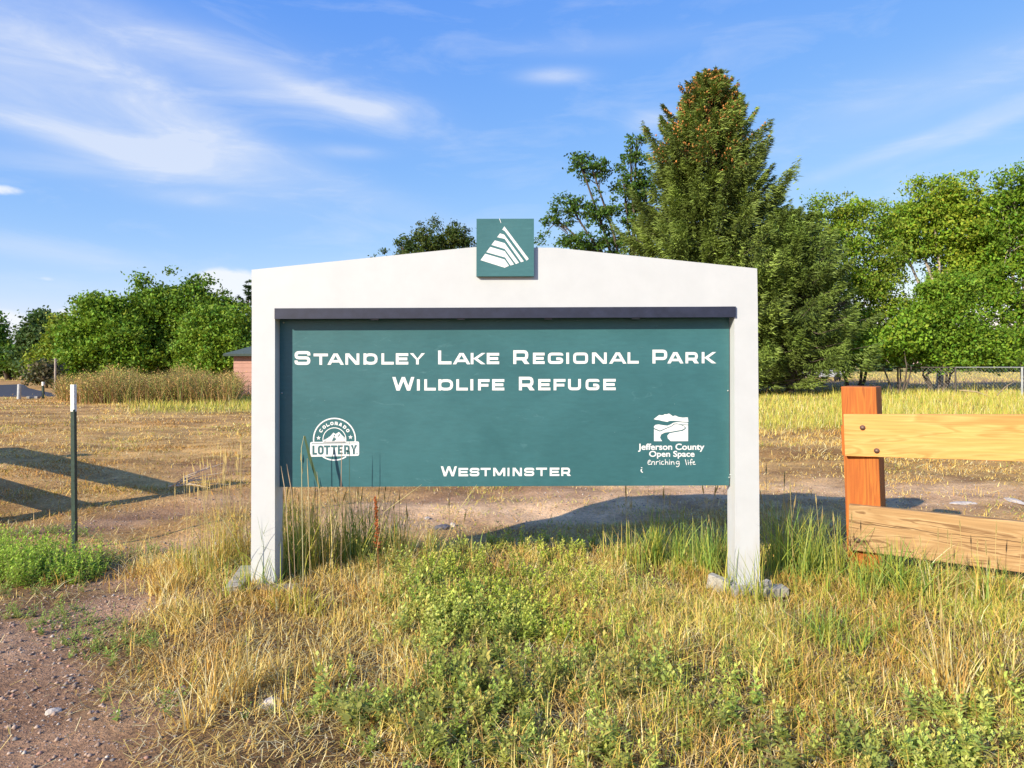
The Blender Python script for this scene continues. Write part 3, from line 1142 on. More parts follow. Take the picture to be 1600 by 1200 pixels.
# grey weathered boards round the feet of the posts
world_beam('base_board', (-1.62, 3.87, 0.012), (-1.22, 3.85, 0.018), 0.10, 0.05, M['greywood'], sign)
world_beam('base_board', (-1.55, 3.80, 0.030), (-1.58, 4.10, 0.060), 0.09, 0.06, M['greywood'], sign)
world_beam('base_board', (1.16, 4.02, 0.022), (1.33, 3.86, -0.02), 0.05, 0.09, M['greywood'], sign)
world_beam('base_board', (1.24, 3.85, 0.010), (1.55, 3.87, 0.012), 0.09, 0.05, M['greywood'], sign)
world_beam('base_board', (1.32, 3.815, 0.02), (1.46, 3.87, 0.055), 0.04, 0.04, M['greywood'], sign)

# ------------------------------------------------------------------ wooden rail fence at the right
TH = math.radians(31)
U = Vector((math.cos(TH), -math.sin(TH), 0))
NF = Vector((-math.sin(TH), -math.cos(TH), 0))
fb = Vector((2.275, 4.36, 0))
fence = thing('wooden_fence', 'low wooden rail fence with orange post and one fallen weathered rail', 'fence', fb)


def rail_post(base, lean, zt, wd, par, mat):
    Up = Vector((math.cos(TH + .10), -math.sin(TH + .10), 0))
    Np = Vector((-Up.y * -1, -Up.x, 0))
    b0 = Vector((base.x, base.y, -0.02))
    top = Vector((base.x, base.y, zt)) + lean
    V_, F_ = beam(b0, top, Up * wd / 2, Np * wd / 2)
    return pydata('post', V_, F_, M[mat], par, False, 0.006)


rail_post(fb, Vector((-0.045, -0.0, 0)), 1.155, 0.200, fence, 'cedar')


def oriented_rail(name, p0, p1, hgt, th, mat, par, bevel=0.004):
    """a board whose own x axis runs along it, so that the grain follows it"""
    p0, p1 = Vector(p0), Vector(p1)
    d = p1 - p0
    ln = d.length
    d.normalize()
    side = Vector((d.y, -d.x, 0)).normalized()
    up = side.cross(d)
    if up.z < 0:
        side, up = -side, -up
    me_v, me_f = [], BOXF
    me_v = boxv(0, ln, -th / 2, th / 2, -hgt / 2, hgt / 2)
    o_ = pydata(name, me_v, me_f, M[mat], None, False, bevel)
    R_ = Matrix((d, -side if (-side).cross(up).dot(d) < 0 else side, up)).transposed()
    if R_.determinant() < 0:
        R_ = Matrix((d, -Vector(R_.col[1]), up)).transposed()
    m4 = R_.to_4x4()
    m4.translation = p0 - (world_loc(par) if par else Vector())
    o_.matrix_local = m4
    o_.parent = par
    o_.matrix_local = m4
    return o_


TR = 0.045
off = NF * (0.200 / 2 + TR / 2 + 0.010)
zc = 0.848
pA = fb + off + U * -0.125 + Vector((0, 0, zc + 0.002))
pB = pA + U * 2.6 + Vector((0, 0, 0.085))
top_rail = oriented_rail('rail', pA, pB, 0.262, TR, 'pine', fence)
pC = fb + off + U * -0.10 + Vector((0, 0, 0.275))
pD = pC + U * 2.3 + Vector((0, 0, -0.02))
low_rail = oriented_rail('rail', pC, pD, 0.285, TR, 'weathered', fence, 0.006)
low_rail['label'] = 'weathered knotty rail sagging to the right'
top_rail['label'] = 'fresh pale yellow top rail held by two rusted bolts'


def bolt(par, x, z, r=0.0135):
    acc = Acc()
    n = 12
    y0 = -TR / 2
    rr = [(r * 1.25, 0.0), (r * 1.2, -0.004), (r, -0.005), (r * 0.85, -0.011), (r * 0.4, -0.014)]
    v, q_ = [], []
    for R_, dy in rr:
        v += [(x + R_ * math.cos(2 * math.pi * i / n), y0 + dy, z + R_ * math.sin(2 * math.pi * i / n)) for i in range(n)]
    v.append((x, y0 - 0.015, z))
    for a in range(len(rr) - 1):
        q_ += [(a * n + i, a * n + (i + 1) % n, (a + 1) * n + (i + 1) % n, (a + 1) * n + i) for i in range(n)]
    t_ = [((len(rr) - 1) * n + i, (len(rr) - 1) * n + (i + 1) % n, len(rr) * n) for i in range(n)]
    acc.add(v, q_, t_)
    me_o = acc.build('bolt', M['bolt'], None, col=False, smooth=True)
    me_o.parent = par
    return me_o


# in the rail's own frame x runs along it
sgn = 1 if (top_rail.matrix_local.col[1].to_3d().dot(NF) < 0) else -1
bolt_y = TR / 2


def rail_bolt(par, x, z):
    b_ = bolt(par, 0, 0)
    s_ = (par.matrix_local.to_3x3() @ Vector((0, 1, 0))).dot(NF)
    b_.location = (x, 0, z)
    if s_ > 0:
        b_.rotation_euler = (0, 0, math.pi)


rail_bolt(top_rail, 0.105, 0.048)
rail_bolt(top_rail, 0.178, -0.093)
rail_bolt(low_rail, 0.05, -0.075)
# a cut-off end of an older rail behind the post
world_beam('rail_stub', fb - NF * 0.135 + U * -0.165 + Vector((0, 0, 0.79)), fb - NF * 0.135 + U * 0.08 + Vector((0, 0, 0.80)), 0.04, 0.20, M['cedar'], fence)
rail_post(fb + U * 2.35, Vector((0.02, 0, 0)), 1.15, 0.22, fence, 'cedar')

# the same kind of fence begins again outside the frame at the left; it throws the long shadows
lb = Vector((-4.52, 5.76, 0))
lf = thing('wooden_fence', 'wooden rail fence just beyond the left edge whose shadow crosses the dry grass', 'fence', lb)
UL = Vector((-0.78, 0.62, 0))
V_, F_ = beam(Vector((lb.x, lb.y, -0.02)), Vector((lb.x, lb.y, 1.16)), Vector((0.07, 0, 0)), Vector((0, 0.07, 0)))
pydata('post', V_, F_, M['cedar'], lf, False, 0.005)


def wedge(name, z0a, z0b, z1a, z1b, ln, par, mat):
    side = Vector((UL.y, -UL.x, 0)) * 0.02
    a, b_ = lb + UL * 0.0 + Vector((0.0, -0.10, 0)), lb + UL * ln + Vector((0.0, -0.10, 0))
    V_ = []
    for p_, lo, hi in ((a, z0a, z0b), (b_, z1a, z1b)):
        for s_ in (-1, 1):
            V_ += [p_ + side * s_ + Vector((0, 0, lo)), p_ + side * s_ + Vector((0, 0, hi))]
    F_ = [(0, 1, 3, 2), (4, 6, 7, 5), (0, 2, 6, 4), (1, 5, 7, 3), (0, 4, 5, 1), (2, 3, 7, 6)]
    return pydata(name, V_, F_, M[mat], par)


wedge('rail', 0.78, 0.98, 0.58, 0.98, 6.0, lf, 'pine')
wedge('rail', 0.28, 0.46, 0.10, 0.40, 4.0, lf, 'weathered')
V_, F_ = beam(lb + UL * 4.0 + Vector((0, 0, -0.02)), lb + UL * 4.0 + Vector((0, 0, 1.1)), Vector((0.07, 0, 0)), Vector((0, 0.07, 0)))
pydata('post', V_, F_, M['cedar'], lf, False, 0.005)


# ------------------------------------------------------------------ steel T post
def t_post(px_top, px_bot, Y, ztop, zwhite, wdt, label, group=None, studs=True):
    xb, xt = sx_(px_bot, Y), sx_(px_top, Y)
    t0 = thing('steel_fence_post', label, 'post', (xb, Y, 0), group)

    def seg(z0, z1, name, mat, par):
        def X(z):
            return xb + (xt - xb) * z / ztop
        w2 = wdt / 2
        f_ = wdt * 0.09
        prof = [(-w2, 0), (w2, 0), (w2, f_), (f_, f_ * 1.5), (f_, w2 * 1.9), (-f_, w2 * 1.9), (-f_, f_ * 1.5), (-w2, f_)]
        rot_ = math.radians(-18)
        prof = [(a * math.cos(rot_) - b_ * math.sin(rot_), a * math.sin(rot_) + b_ * math.cos(rot_)) for a, b_ in prof]
        V_ = [(X(z0) + a, Y + b_, z0) for a, b_ in prof] + [(X(z1) + a, Y + b_, z1) for a, b_ in prof]
        n = len(prof)
        F_ = [tuple(range(n))[::-1], tuple(range(n, 2 * n))] + [(i, (i + 1) % n, n + (i + 1) % n, n + i) for i in range(n)]
        return pydata(name, V_, F_, M[mat], par)
    shaft = seg(-0.02, zwhite, 'shaft', 'tgreen', t0)
    seg(zwhite + 0.0005, ztop, 'painted_tip', 'twhite', t0)
    if studs:
        z = 0.10
        while z < ztop - 0.03:
            x_ = xb + (xt - xb) * z / ztop
            pm = 'tgreen' if z < zwhite else 'twhite'
            rot_ = math.radians(-18)
            c_, s_ = math.cos(rot_), math.sin(rot_)
            vs = [(x_ + a * c_ - b_ * s_, Y + a * s_ + b_ * c_, zz_) for (a, b_, zz_) in
                  boxv(wdt / 2 - 0.004, wdt / 2 + 0.007, -0.006, 0.004, z, z + 0.016)]
            pydata('stud', vs, BOXF, M[pm], shaft)
            z += 0.054
    return t0


t_post(112.5, 114.5, 4.79, 1.155, 0.965, 0.034, 'tall green steel T post with white painted tip in the left field')
t_post(66, 66.5, 27.5, 0.67, 0.52, 0.09, 'small dark far steel post with white tip beside the road', studs=False)


def round_post(px, py0, py1, Y, r, mat, name, label, cat, group=None):
    X = sx_(px, Y)
    acc = Acc()
    tube(acc, [(X, Y, -0.02), (X + 0.01, Y, sz_(py0, Y) * 0.5), (X + 0.02, Y, sz_(py0, Y))], [r, r * 0.97, r * 0.95], 10)
    ztop_ = sz_(py0, Y)
    n = 10
    acc.add([(X + 0.02, Y, ztop_ + 0.01)] + [(X + 0.02 + r * 0.95 * math.cos(2 * math.pi * i / n), Y + r * 0.95 * math.sin(2 * math.pi * i / n), ztop_) for i in range(n)],
            None, [(0, 1 + i, 1 + (i + 1) % n) for i in range(n)])
    V_ = np.concatenate(acc.v) - np.array([X, Y, 0])
    acc.v = [V_]
    o_ = acc.build(name, M[mat], None, col=False, smooth=False)
    o_.location = (X, Y, 0)
    tag(o_, label, cat, group)
    return o_


round_post(29.5, 600.5, 625, 27.0, 0.075, 'galv', 'bollard', 'short pale grey round post at the near edge of the road', 'post')
round_post(86, 560, 608, 39.0, 0.055, 'pale_bark', 'utility_stub', 'thin pale upright pole before the grey shrub left of the thicket', 'pole')

# ------------------------------------------------------------------ small shed at the left
SH = 31.0
shx0, shx1 = sx_(365.5, SH), sx_(365.5, SH) + 5.6
shed = thing('garden_shed', 'small pink sided shed with a low grey green roof behind the sign', 'shed', ((shx0 + shx1) / 2, SH + 2, 0))
zt = sz_(553.5, SH)
box('wall', shx0, shx1, SH, SH + 4.2, 0, zt, M['siding'], shed)
nb = 9
sid = None
for i in range(nb):
    z0, z1 = zt * i / nb, zt * (i + 1) / nb - 0.006
    V_ = [(shx0 - .01, SH - 0.028, z0), (shx1, SH - 0.028, z0), (shx1, SH - 0.002, z0), (shx0 - .01, SH - 0.002, z0),
          (shx0 - .01, SH - 0.012, z1), (shx1, SH - 0.012, z1), (shx1, SH - 0.002, z1), (shx0 - .01, SH - 0.002, z1)]
    if sid is None:
        sid = pydata('siding_board', V_, BOXF, M['siding'], shed)
    else:
        o_ = sid.copy()
        COL.objects.link(o_)
        o_.location = (0, 0, zt * i / nb)
ov = 0.34
rx0, rx1, ry0, ry1 = shx0 - ov, shx1 + ov, SH - ov, SH + 4.2 + ov
zr = zt + 0.95
ym = (ry0 + ry1) / 2
V_ = [(rx0, ry0, zt + .02), (rx1, ry0, zt + .02), (rx1, ry1, zt + .02), (rx0, ry1, zt + .02), (rx0 + 2.3, ym, zr), (rx1 - 2.3, ym, zr),
      (rx0, ry0, zt - .07), (rx1, ry0, zt - .07), (rx1, ry1, zt - .07), (rx0, ry1, zt - .07)]
pydata('roof', V_, [(0, 1, 5, 4), (1, 2, 5), (2, 3, 4, 5), (3, 0, 4), (6, 7, 1, 0), (7, 8, 2, 1), (8, 9, 3, 2), (9, 6, 0, 3), (9, 8, 7, 6)], M['roofing'], shed)
box('fascia', rx0 - .012, rx1, ry0 - .014, ry0 - .002, zt - 0.09, zt + 0.0, M['tgreen'], shed)


# ------------------------------------------------------------------ far parked cars
def car(X, Y, yaw, paint, label, group):
    c0 = thing('parked_car', label, 'car', (X, Y, 0), group)
    ln, wd = 4.5, 1.8
    prof = [(-2.25, .35), (-2.25, .80), (-2.1, .90), (-1.75, .95), (-1.2, 1.38), (-.9, 1.45), (.45, 1.45), (.8, 1.38), (1.35, .98), (2.1, .86), (2.25, .70), (2.25, .35)]
    n = len(prof)
    V_ = []
    for s_ in (-1, 1):
        for x_, z_ in prof:
            inset = 0.12 if z_ > 1.1 else 0.0
            V_.append((x_, s_ * (wd / 2 - inset), z_))
    F_ = [tuple(range(n)), tuple(range(2 * n - 1, n - 1, -1))] + [((i + 1) % n, i, n + i, n + (i + 1) % n) for i in range(n)]
    b_ = pydata('body', V_, F_, M[paint], None, False, 0.03)
    b_.parent = c0
    for nm, pts in (('side_window', [(-1.45, 1.0), (-1.05, 1.36), (0.5, 1.38), (1.1, 1.0)]),):
        for s_ in (-1, 1):
            y_ = s_ * (wd / 2 - 0.02)
            V_ = [(x_, s_ * (wd / 2 + .006 - (0.10 if z_ > 1.1 else 0.0)), z_) for x_, z_ in pts]
            o_ = pydata(nm, V_, [(0, 1, 2, 3)], M['glass'])
            o_.parent = c0
    for nm, (xa, za, xb_, zb) in (('windscreen', (1.30, 1.02, 0.84, 1.38)), ('rear_window', (-1.68, 1.0, -1.24, 1.36))):
        e_ = 0.02 if xa > 0 else -0.02
        o_ = pydata(nm, [(xa + e_, -.72, za), (xa + e_, .72, za), (xb_ + e_, .66, zb), (xb_ + e_, -.66, zb)], [(0, 1, 2, 3)], M['glass'])
        o_.parent = c0
    for x_ in (-1.4, 1.4):
        for s_ in (-1, 1):
            acc = Acc()
            m_ = 16
            v = []
            for yy in (-.1, .1):
                v += [(x_ + .33 * math.cos(2 * math.pi * i / m_), s_ * .82 + yy, .33 + .33 * math.sin(2 * math.pi * i / m_)) for i in range(m_)]
            v += [(x_, s_ * .82 - .1, .33), (x_, s_ * .82 + .1, .33)]
            acc.add(v, [(i, (i + 1) % m_, m_ + (i + 1) % m_, m_ + i) for i in range(m_)],
                    [(2 * m_, (i + 1) % m_, i) for i in range(m_)] + [(2 * m_ + 1, m_ + i, m_ + (i + 1) % m_) for i in range(m_)])
            o_ = acc.build('wheel', M['tyre'], None, col=False)
            o_.parent = c0
    c0.rotation_euler = (0, 0, yaw)
    return c0


car(sx_(38, 92), 92, 0.5, 'cardark', 'dark car glimpsed under the trees beyond the road', None)
car(sx_(1278, 62), 62, 0.3, 'carwhite', 'white car parked behind the dark spruce trunk', None)
car(sx_(1196, 66), 66, -0.4, 'carred', 'dull red car seen low between spruce and sign post', None)


# ------------------------------------------------------------------ trees
def leaf_cards(acc, P_, size, col, cvar, asp=0.6, up=0.35, seed=0, out=None):
    """one rhombic leaf or leaf spray at each point"""
    r_ = np.random.default_rng(seed)
    n = len(P_)
    nrm = r_.normal(size=(n, 3))
    nrm[:, 2] += up * 2
    if out is not None:
        nrm += out * 1.4
    nrm /= np.linalg.norm(nrm, axis=1)[:, None] + 1e-9
    a = np.cross(nrm, r_.normal(size=(n, 3)))
    a /= np.linalg.norm(a, axis=1)[:, None] + 1e-9
    b = np.cross(nrm, a)
    s = size * (0.6 + 0.8 * r_.random(n))[:, None]
    v = np.stack([P_ - a * s, P_ - b * s * asp + nrm * s * .15, P_ + a * s, P_ + b * s * asp + nrm * s * .15], 1).reshape(-1, 3)
    q = np.arange(n * 4).reshape(-1, 4)
    c = np.array(col)[None] * (1 + cvar * r_.normal(size=(n, 1)) * np.array([[1.0, 0.8, 1.0]]))
    c = c * (1 + 0.12 * r_.normal(size=(n, 3)) * np.array([[1.2, .4, .6]]))
    c = np.repeat(np.clip(c, 0.004, 0.8), 4, 0)
    acc.add(v, q, None, c)


def leafy_tree(name, label, cat, base_px, Y, lobes, nleaf, size, col, group=None, clump=0.40, cvar=0.22, col2=None, trunk_r=0.16,
               bark='bark', seed=1, asp=0.6, depth=0.8, sparse=1.0, twigs=40, clumps_per=None, stems=1, ybase=0.0, fill=0.42):
    r_ = np.random.default_rng(seed)
    bx = sx_(base_px, Y)
    t0 = thing(name, label, cat, (bx, Y, ybase), group)
    vol = [l[2] * l[3] for l in lobes]
    tv = sum(vol)
    acc = Acc()
    centres = []
    for li, l in enumerate(lobes):
        cx, _, cz = at(l[0], l[1], Y)
        rx, rz = l[2] / F * Y, l[3] / F * Y
        ry = (rx + rz) / 2 * depth
        cy = Y + (l[4] if len(l) > 4 else 0)
        ncl = max(6, int((clumps_per or 90) * vol[li] / tv * sparse * 10))
        u = r_.normal(size=(ncl, 3))
        u /= np.linalg.norm(u, axis=1)[:, None]
        rad = fill + (1.02 - fill) * r_.random(ncl) ** 0.6
        jit = 1 + 0.21 * r_.normal(size=ncl)
        c3 = np.array([cx, cy, cz]) + u * (rad * jit)[:, None] * np.array([rx, ry, rz])
        c3 = c3[c3[:, 2] > 0.25 + ybase]
        nl = int(nleaf * vol[li] / tv / max(1, len(c3)))
        cs = clump * (0.55 + 0.9 * r_.random(len(c3)))
        for c_, s_ in zip(c3, cs):
            k_ = max(3, int(nl * (s_ / clump) ** 1.6))
            d = r_.normal(size=(k_, 3)) * np.array([1, 1, 0.62]) * s_ * 0.55
            P_ = c_ + d
            P_ = P_[P_[:, 2] > 0.12 + ybase]
            mixv = r_.random()
            cc = np.array(col) if col2 is None else np.array(col) * (1 - mixv) + np.array(col2) * mixv
            cc = cc * (1 + 0.10 * r_.normal())
            dd = P_ - c_
            leaf_cards(acc, P_, size, cc, cvar, asp, 0.05, int(r_.integers(1 << 30)), dd / (np.linalg.norm(dd, axis=1)[:, None] + 1e-6) * 0.6)
        centres.append((Vector((cx, cy, cz)), c3, rx))
    acc.build('crown', M['leaf'], t0)
    tr = Acc()
    zlow = min(c[0].z for c in centres)
    for s_ in range(stems):
        a_ = s_ * 2.4
        sp = 0.0 if stems == 1 else 0.25
        b0 = Vector((bx + sp * math.cos(a_), Y + sp * math.sin(a_), ybase - 0.05))
        hub = Vector((bx + sp * 2.5 * math.cos(a_), Y + sp * 2.5 * math.sin(a_), max(ybase + 0.8, ybase + (zlow - ybase) * 0.55)))
        rr_ = trunk_r / (1 if stems == 1 else 1.6)
        mid = b0.lerp(hub, .5) + Vector((0.06, 0, 0))
        tube(tr, [b0, mid, hub], [rr_ * 1.25, rr_, rr_ * 0.85], 8)
        for i, (c_, c3, rx) in enumerate(centres):
            if rx < 12 / F * Y and i:
                near = min(centres[:i] + centres[i + 1:], key=lambda q_: (q_[0] - c_).length if q_[2] > rx else 99)
                tube(tr, [near[0], near[0].lerp(c_, .5) + Vector((0, 0, .1)), c_], [.03, .022, .01], 4)
                continue
            if stems > 1 and i % stems != s_:
                continue
            m1 = hub.lerp(c_, .5) + Vector((r_.normal() * .2, r_.normal() * .2, abs(r_.normal()) * .2))
            rb = rr_ * 0.6
            tube(tr, [hub, m1, c_], [rb, rb * .7, rb * .42], 6)
            m_ = min(len(c3), max(4, int(twigs / len(centres))))
            if len(c3):
                for c__ in c3[r_.choice(len(c3), m_, replace=False)]:
                    st_ = hub.lerp(c_, r_.uniform(.82, 1.0))
                    e_ = Vector(c__)
                    mm = st_.lerp(e_, .5) + Vector((0, 0, .12))
                    tube(tr, [st_, mm, e_], [rb * .28, rb * .18, rb * .06], 4)
    tr.build('trunk', M[bark], t0, col=False, smooth=True)
    return t0


def spruce(label, px, Y, ztop, R, seed, col, cone=False, zlow=0.5, bare=0, group=None, nbr=300, sweep=0.0, tuft=0.085, dens=100, expo=0.9, name='spruce_tree', wob=0.28):
    r_ = np.random.default_rng(seed)
    bx = sx_(px, Y)
    t0 = thing(name, label, 'tree', (bx, Y, 0), group)
    acc = Acc()
    tr = Acc()
    cn = Acc()
    tube(tr, [(bx, Y, -0.05), (bx + .05, Y, ztop * .5), (bx, Y, ztop * .97)], [0.026 * ztop, 0.015 * ztop, 0.02], 9)
    Ps, Ds, Cs = [], [], []
    cones = []
    for i in range(nbr):
        f = ((i + r_.random()) / nbr)
        f = 1 - (1 - f) ** 1.25 * 1.0
        z0 = zlow + f * (ztop - zlow) * 0.985
        z0 = round(z0 / .46) * .46 + r_.normal() * .05
        f = min(.985, max(0, (z0 - zlow) / (ztop - zlow)))
        Lb = R * ((1 - f) ** expo) * (1 + wob * r_.normal() * (0.7 + .5 * f)) + 0.16
        if f < .7 and r_.random() < 0.05:
            Lb *= 1.25
        Lb = max(0.18, Lb)
        a_ = i * 2.399 + r_.normal() * .25
        dx, dy = math.cos(a_), math.sin(a_)
        m_ = max(8, int(Lb * dens * 1.45))
        s_ = np.sqrt(r_.random(m_) * 0.97 + 0.03)
        if f < .9:
            keep = s_ > 0.12
            s_ = s_[keep]
        rise = (0.16 - 0.46 * (1 - f)) * Lb
        zz_ = z0 + rise * s_ - 0.26 * Lb * (s_ * (1 - s_)) * 1.8 + (0.30 if f > .35 else .18) * Lb * s_ ** 4
        wid = (0.25 * Lb * (1 - s_ * 0.75) * (0.35 + s_)) + 0.04
        K_ = max(4, int(Lb * 7.5))
        sc1 = np.sqrt(r_.random(K_) * .92 + .08)
        lt1 = r_.uniform(-1, 1, K_)
        hl1 = (0.05 + .05 * Lb) * (0.4 + 1.2 * r_.random(K_)) * (1 - .35 * sc1)
        ck = r_.integers(0, K_, len(s_))
        s_ = np.clip(sc1[ck] + r_.normal(size=len(s_)) * .10 / max(Lb, .4), .05, 1.02)
        wid = (0.25 * Lb * (1 - s_ * 0.75) * (0.35 + s_)) + 0.04
        zz_ = z0 + rise * s_ - 0.26 * Lb * (s_ * (1 - s_)) * 1.8 + (0.26 if f > .35 else .16) * Lb * s_ ** 4
        lat = lt1[ck] + r_.normal(size=len(s_)) * .07 / np.maximum(wid, .1)
        hang = -np.abs(r_.normal(size=len(s_))) * hl1[ck] * 1.5
        x = bx + dx * Lb * s_ - dy * lat * wid
        y = Y + dy * Lb * s_ + dx * lat * wid
        z = zz_ + hang - np.abs(lat) * wid * .15
        ok = z > 0.35
        P_ = np.stack([x, y, z], 1)[ok]
        D_ = np.stack([dx * 0.8 - dy * lat * .8, dy * .8 + dx * lat * .8, -0.75 + 0.8 * s_ ** 3 + 0.2 * r_.normal(size=len(s_))], 1)[ok]
        tone = 1 + 0.24 * r_.normal()
        Ps.append(P_)
        Ds.append(D_)
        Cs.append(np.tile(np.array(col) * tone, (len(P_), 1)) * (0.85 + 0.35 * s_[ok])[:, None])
        e = Vector((bx + dx * Lb * .96, Y + dy * Lb * .96, z0 + rise * .96 + .1 * Lb))
        m = Vector((bx + dx * Lb * .5, Y + dy * Lb * .5, z0 + rise * .5 - .1 * Lb))
        if e.z > .3 and m.z > .25:
            tube(tr, [(bx, Y, z0), m, e], [0.012 + .012 * Lb, .008 + .006 * Lb, .004], 4)
        if cone and f > 0.62 and r_.random() < (f - .58) * 5 + .25 * (math.cos(a_) < -.2):
            for _ in range(int(12 + 44 * (f - .5))):
                ss = r_.uniform(.35, 1.0)
                la = r_.uniform(-1, 1) * (0.25 * Lb * (1 - ss * .7) * .9 + .08)
                cones.append((bx + dx * Lb * ss - dy * la, Y + dy * Lb * ss + dx * la,
                              z0 + rise * ss - .2 * Lb * ss * (1 - ss) + .2 * Lb * ss ** 4 - .02))
    P_ = np.concatenate(Ps)
    D_ = np.concatenate(Ds)
    C_ = np.concatenate(Cs)
    n = len(P_)
    D_ = D_ + r_.normal(size=(n, 3)) * .20
    D_ /= np.linalg.norm(D_, axis=1)[:, None]
    sd = np.cross(D_, r_.normal(size=(n, 3)))
    sd /= np.linalg.norm(sd, axis=1)[:, None]
    s1 = tuft * (0.8 + .8 * r_.random(n))[:, None]
    v = np.stack([P_ - D_ * s1 * .8 - sd * s1 * .24, P_ + D_ * s1 * 1.3, P_ - D_ * s1 * .8 + sd * s1 * .24], 1).reshape(-1, 3)
    cvar = np.clip(C_ * (1 + .2 * r_.normal(size=(n, 1))), .004, .6)
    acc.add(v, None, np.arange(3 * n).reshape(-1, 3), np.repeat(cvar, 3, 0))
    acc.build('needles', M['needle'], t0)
    if bare:
        for i in range(bare):
            a_ = r_.uniform(0, 2 * math.pi)
            Lb = r_.uniform(.5, 1.0) * R * .75
            z0 = r_.uniform(.35, zlow + .4)
            dx, dy = math.cos(a_), math.sin(a_)
            p0 = Vector((bx, Y, z0))
            p1 = p0 + Vector((dx * Lb * .5, dy * Lb * .5, .08))
            p2 = p0 + Vector((dx * Lb, dy * Lb, -.35 - .2 * r_.random()))
            p2.z = max(.08, p2.z)
            tube(tr, [p0, p1, p2], [.03, .022, .006], 4)
            for _ in range(3):
                q0 = p1.lerp(p2, r_.uniform(0, .7))
                q1 = q0 + Vector((r_.normal() * .25, r_.normal() * .25, r_.normal() * .22 - .05))
                q1.z = max(.05, q1.z)
                tube(tr, [q0, q0.lerp(q1, .5) + Vector((0, 0, .04)), q1], [.012, .008, .003], 4)
    tr.build('trunk', M['bark'], t0, col=False, smooth=True)
    if cones:
        V_, T_ = [], []
        base = np.array([(0, 0, .5), (1, 0, .1), (0, 1, .1), (-1, 0, .1), (0, -1, .1), (0, 0, -.9)])
        tri = np.array([(0, 1, 2), (0, 2, 3), (0, 3, 4), (0, 4, 1), (5, 2, 1), (5, 3, 2), (5, 4, 3), (5, 1, 4)])
        cp = np.array(cones)
        sc_ = 0.85 + .5 * r_.random(len(cp))
        v = cp[:, None, :] + base[None] * np.array([.042, .042, .10]) * sc_[:, None, None]
        tt = (tri[None] + (np.arange(len(cp)) * 6)[:, None, None]).reshape(-1, 3)
        cn.add(v.reshape(-1, 3), None, tt)
        co_ = cn.build('cones', M['cone'], t0, col=False)
        co_['kind'] = 'stuff'
    return t0


G_DARK = (0.090, 0.180, 0.018)
G_MID = (0.140, 0.250, 0.022)
G_LIT = (0.215, 0.350, 0.028)
G_YEL = (0.290, 0.370, 0.032)
OLIVE = (0.205, 0.270, 0.030)
SPR = (0.165, 0.215, 0.040)

# right-hand group
spruce('tall spruce behind the sign with orange cones round its top', 1108, 33.0, at(0, 112, 33)[2], 5.2, 3, (0.160, 0.215, 0.042), cone=True, zlow=1.0, nbr=560, dens=150, tuft=0.082, expo=.70, wob=.17)
spruce('lower dark spruce with bare twigs at its foot left of the orange post', 1236, 31.0, at(0, 330, 31)[2], 2.9, 5, (0.150, 0.215, 0.040), zlow=2.3, bare=60, nbr=230, dens=130, tuft=0.08, expo=.55, wob=.2)
spruce('bluish conifer showing behind the right side of the tall spruce', 1212, 46.0, at(0, 285, 46)[2], 3.0, 6, (0.08, 0.14, 0.075), zlow=1.5, nbr=130, dens=70, tuft=0.11)
leafy_tree('elm_tree', 'thin sparse tree with bare showing limbs left of the tall spruce', 'tree', 985, 36.0,
           [(925, 262, 36, 24), (905, 250, 22, 12), (893, 325, 34, 22), (935, 335, 34, 30), (975, 290, 30, 40), (985, 240, 18, 22), (1000, 350, 40, 50), (872, 345, 22, 10), (940, 390, 60, 34), (848, 372, 10, 8), (900, 380, 30, 18), (1010, 290, 30, 40), (995, 215, 14, 10)],
           15000, 0.085, (0.075, 0.150, 0.022), clump=0.24, seed=21, clumps_per=46, trunk_r=.15, fill=.2, twigs=150, asp=.5)
leafy_tree('olive_tree', 'dull olive green rounded tree just right of the spruces', 'tree', 1335, 35.0,
           [(1300, 350, 42, 52), (1268, 400, 38, 50), (1350, 360, 48, 50), (1310, 440, 58, 52), (1365, 440, 42, 46), (1290, 510, 62, 44), (1360, 520, 66, 44), (1385, 490, 36, 44), (1320, 550, 60, 22), (1250, 470, 40, 70), (1385, 405, 34, 30)],
           52000, 0.072, OLIVE, col2=G_LIT, clump=0.42, seed=22, clumps_per=70, trunk_r=.12, stems=3, twigs=120)
leafy_tree('cottonwood_tree', 'bright green cottonwood with a rounded top above the gap in the foliage', 'tree', 1468, 38.0,
           [(1455, 312, 36, 36), (1500, 312, 32, 38), (1420, 345, 34, 30), (1485, 365, 60, 36), (1530, 405, 52, 40), (1435, 382, 34, 22), (1400, 360, 30, 26), (1505, 440, 50, 46), (1548, 350, 34, 40)],
           44000, 0.084, G_LIT, col2=G_YEL, clump=0.44, seed=23, clumps_per=62, trunk_r=.16, bark='pale_bark', twigs=90)
leafy_tree('cottonwood_tree', 'tallest bright cottonwood cut by the right edge with pale limbs', 'tree', 1600, 36.0,
           [(1585, 300, 38, 44), (1625, 330, 50, 60), (1575, 370, 42, 42), (1600, 440, 66, 50), (1570, 510, 56, 44), (1650, 520, 70, 50), (1585, 552, 60, 24), (1690, 400, 60, 80), (1545, 460, 34, 40)],
           46000, 0.085, G_LIT, col2=G_MID, clump=0.44, seed=24, clumps_per=62, trunk_r=.2, bark='pale_bark', twigs=90)
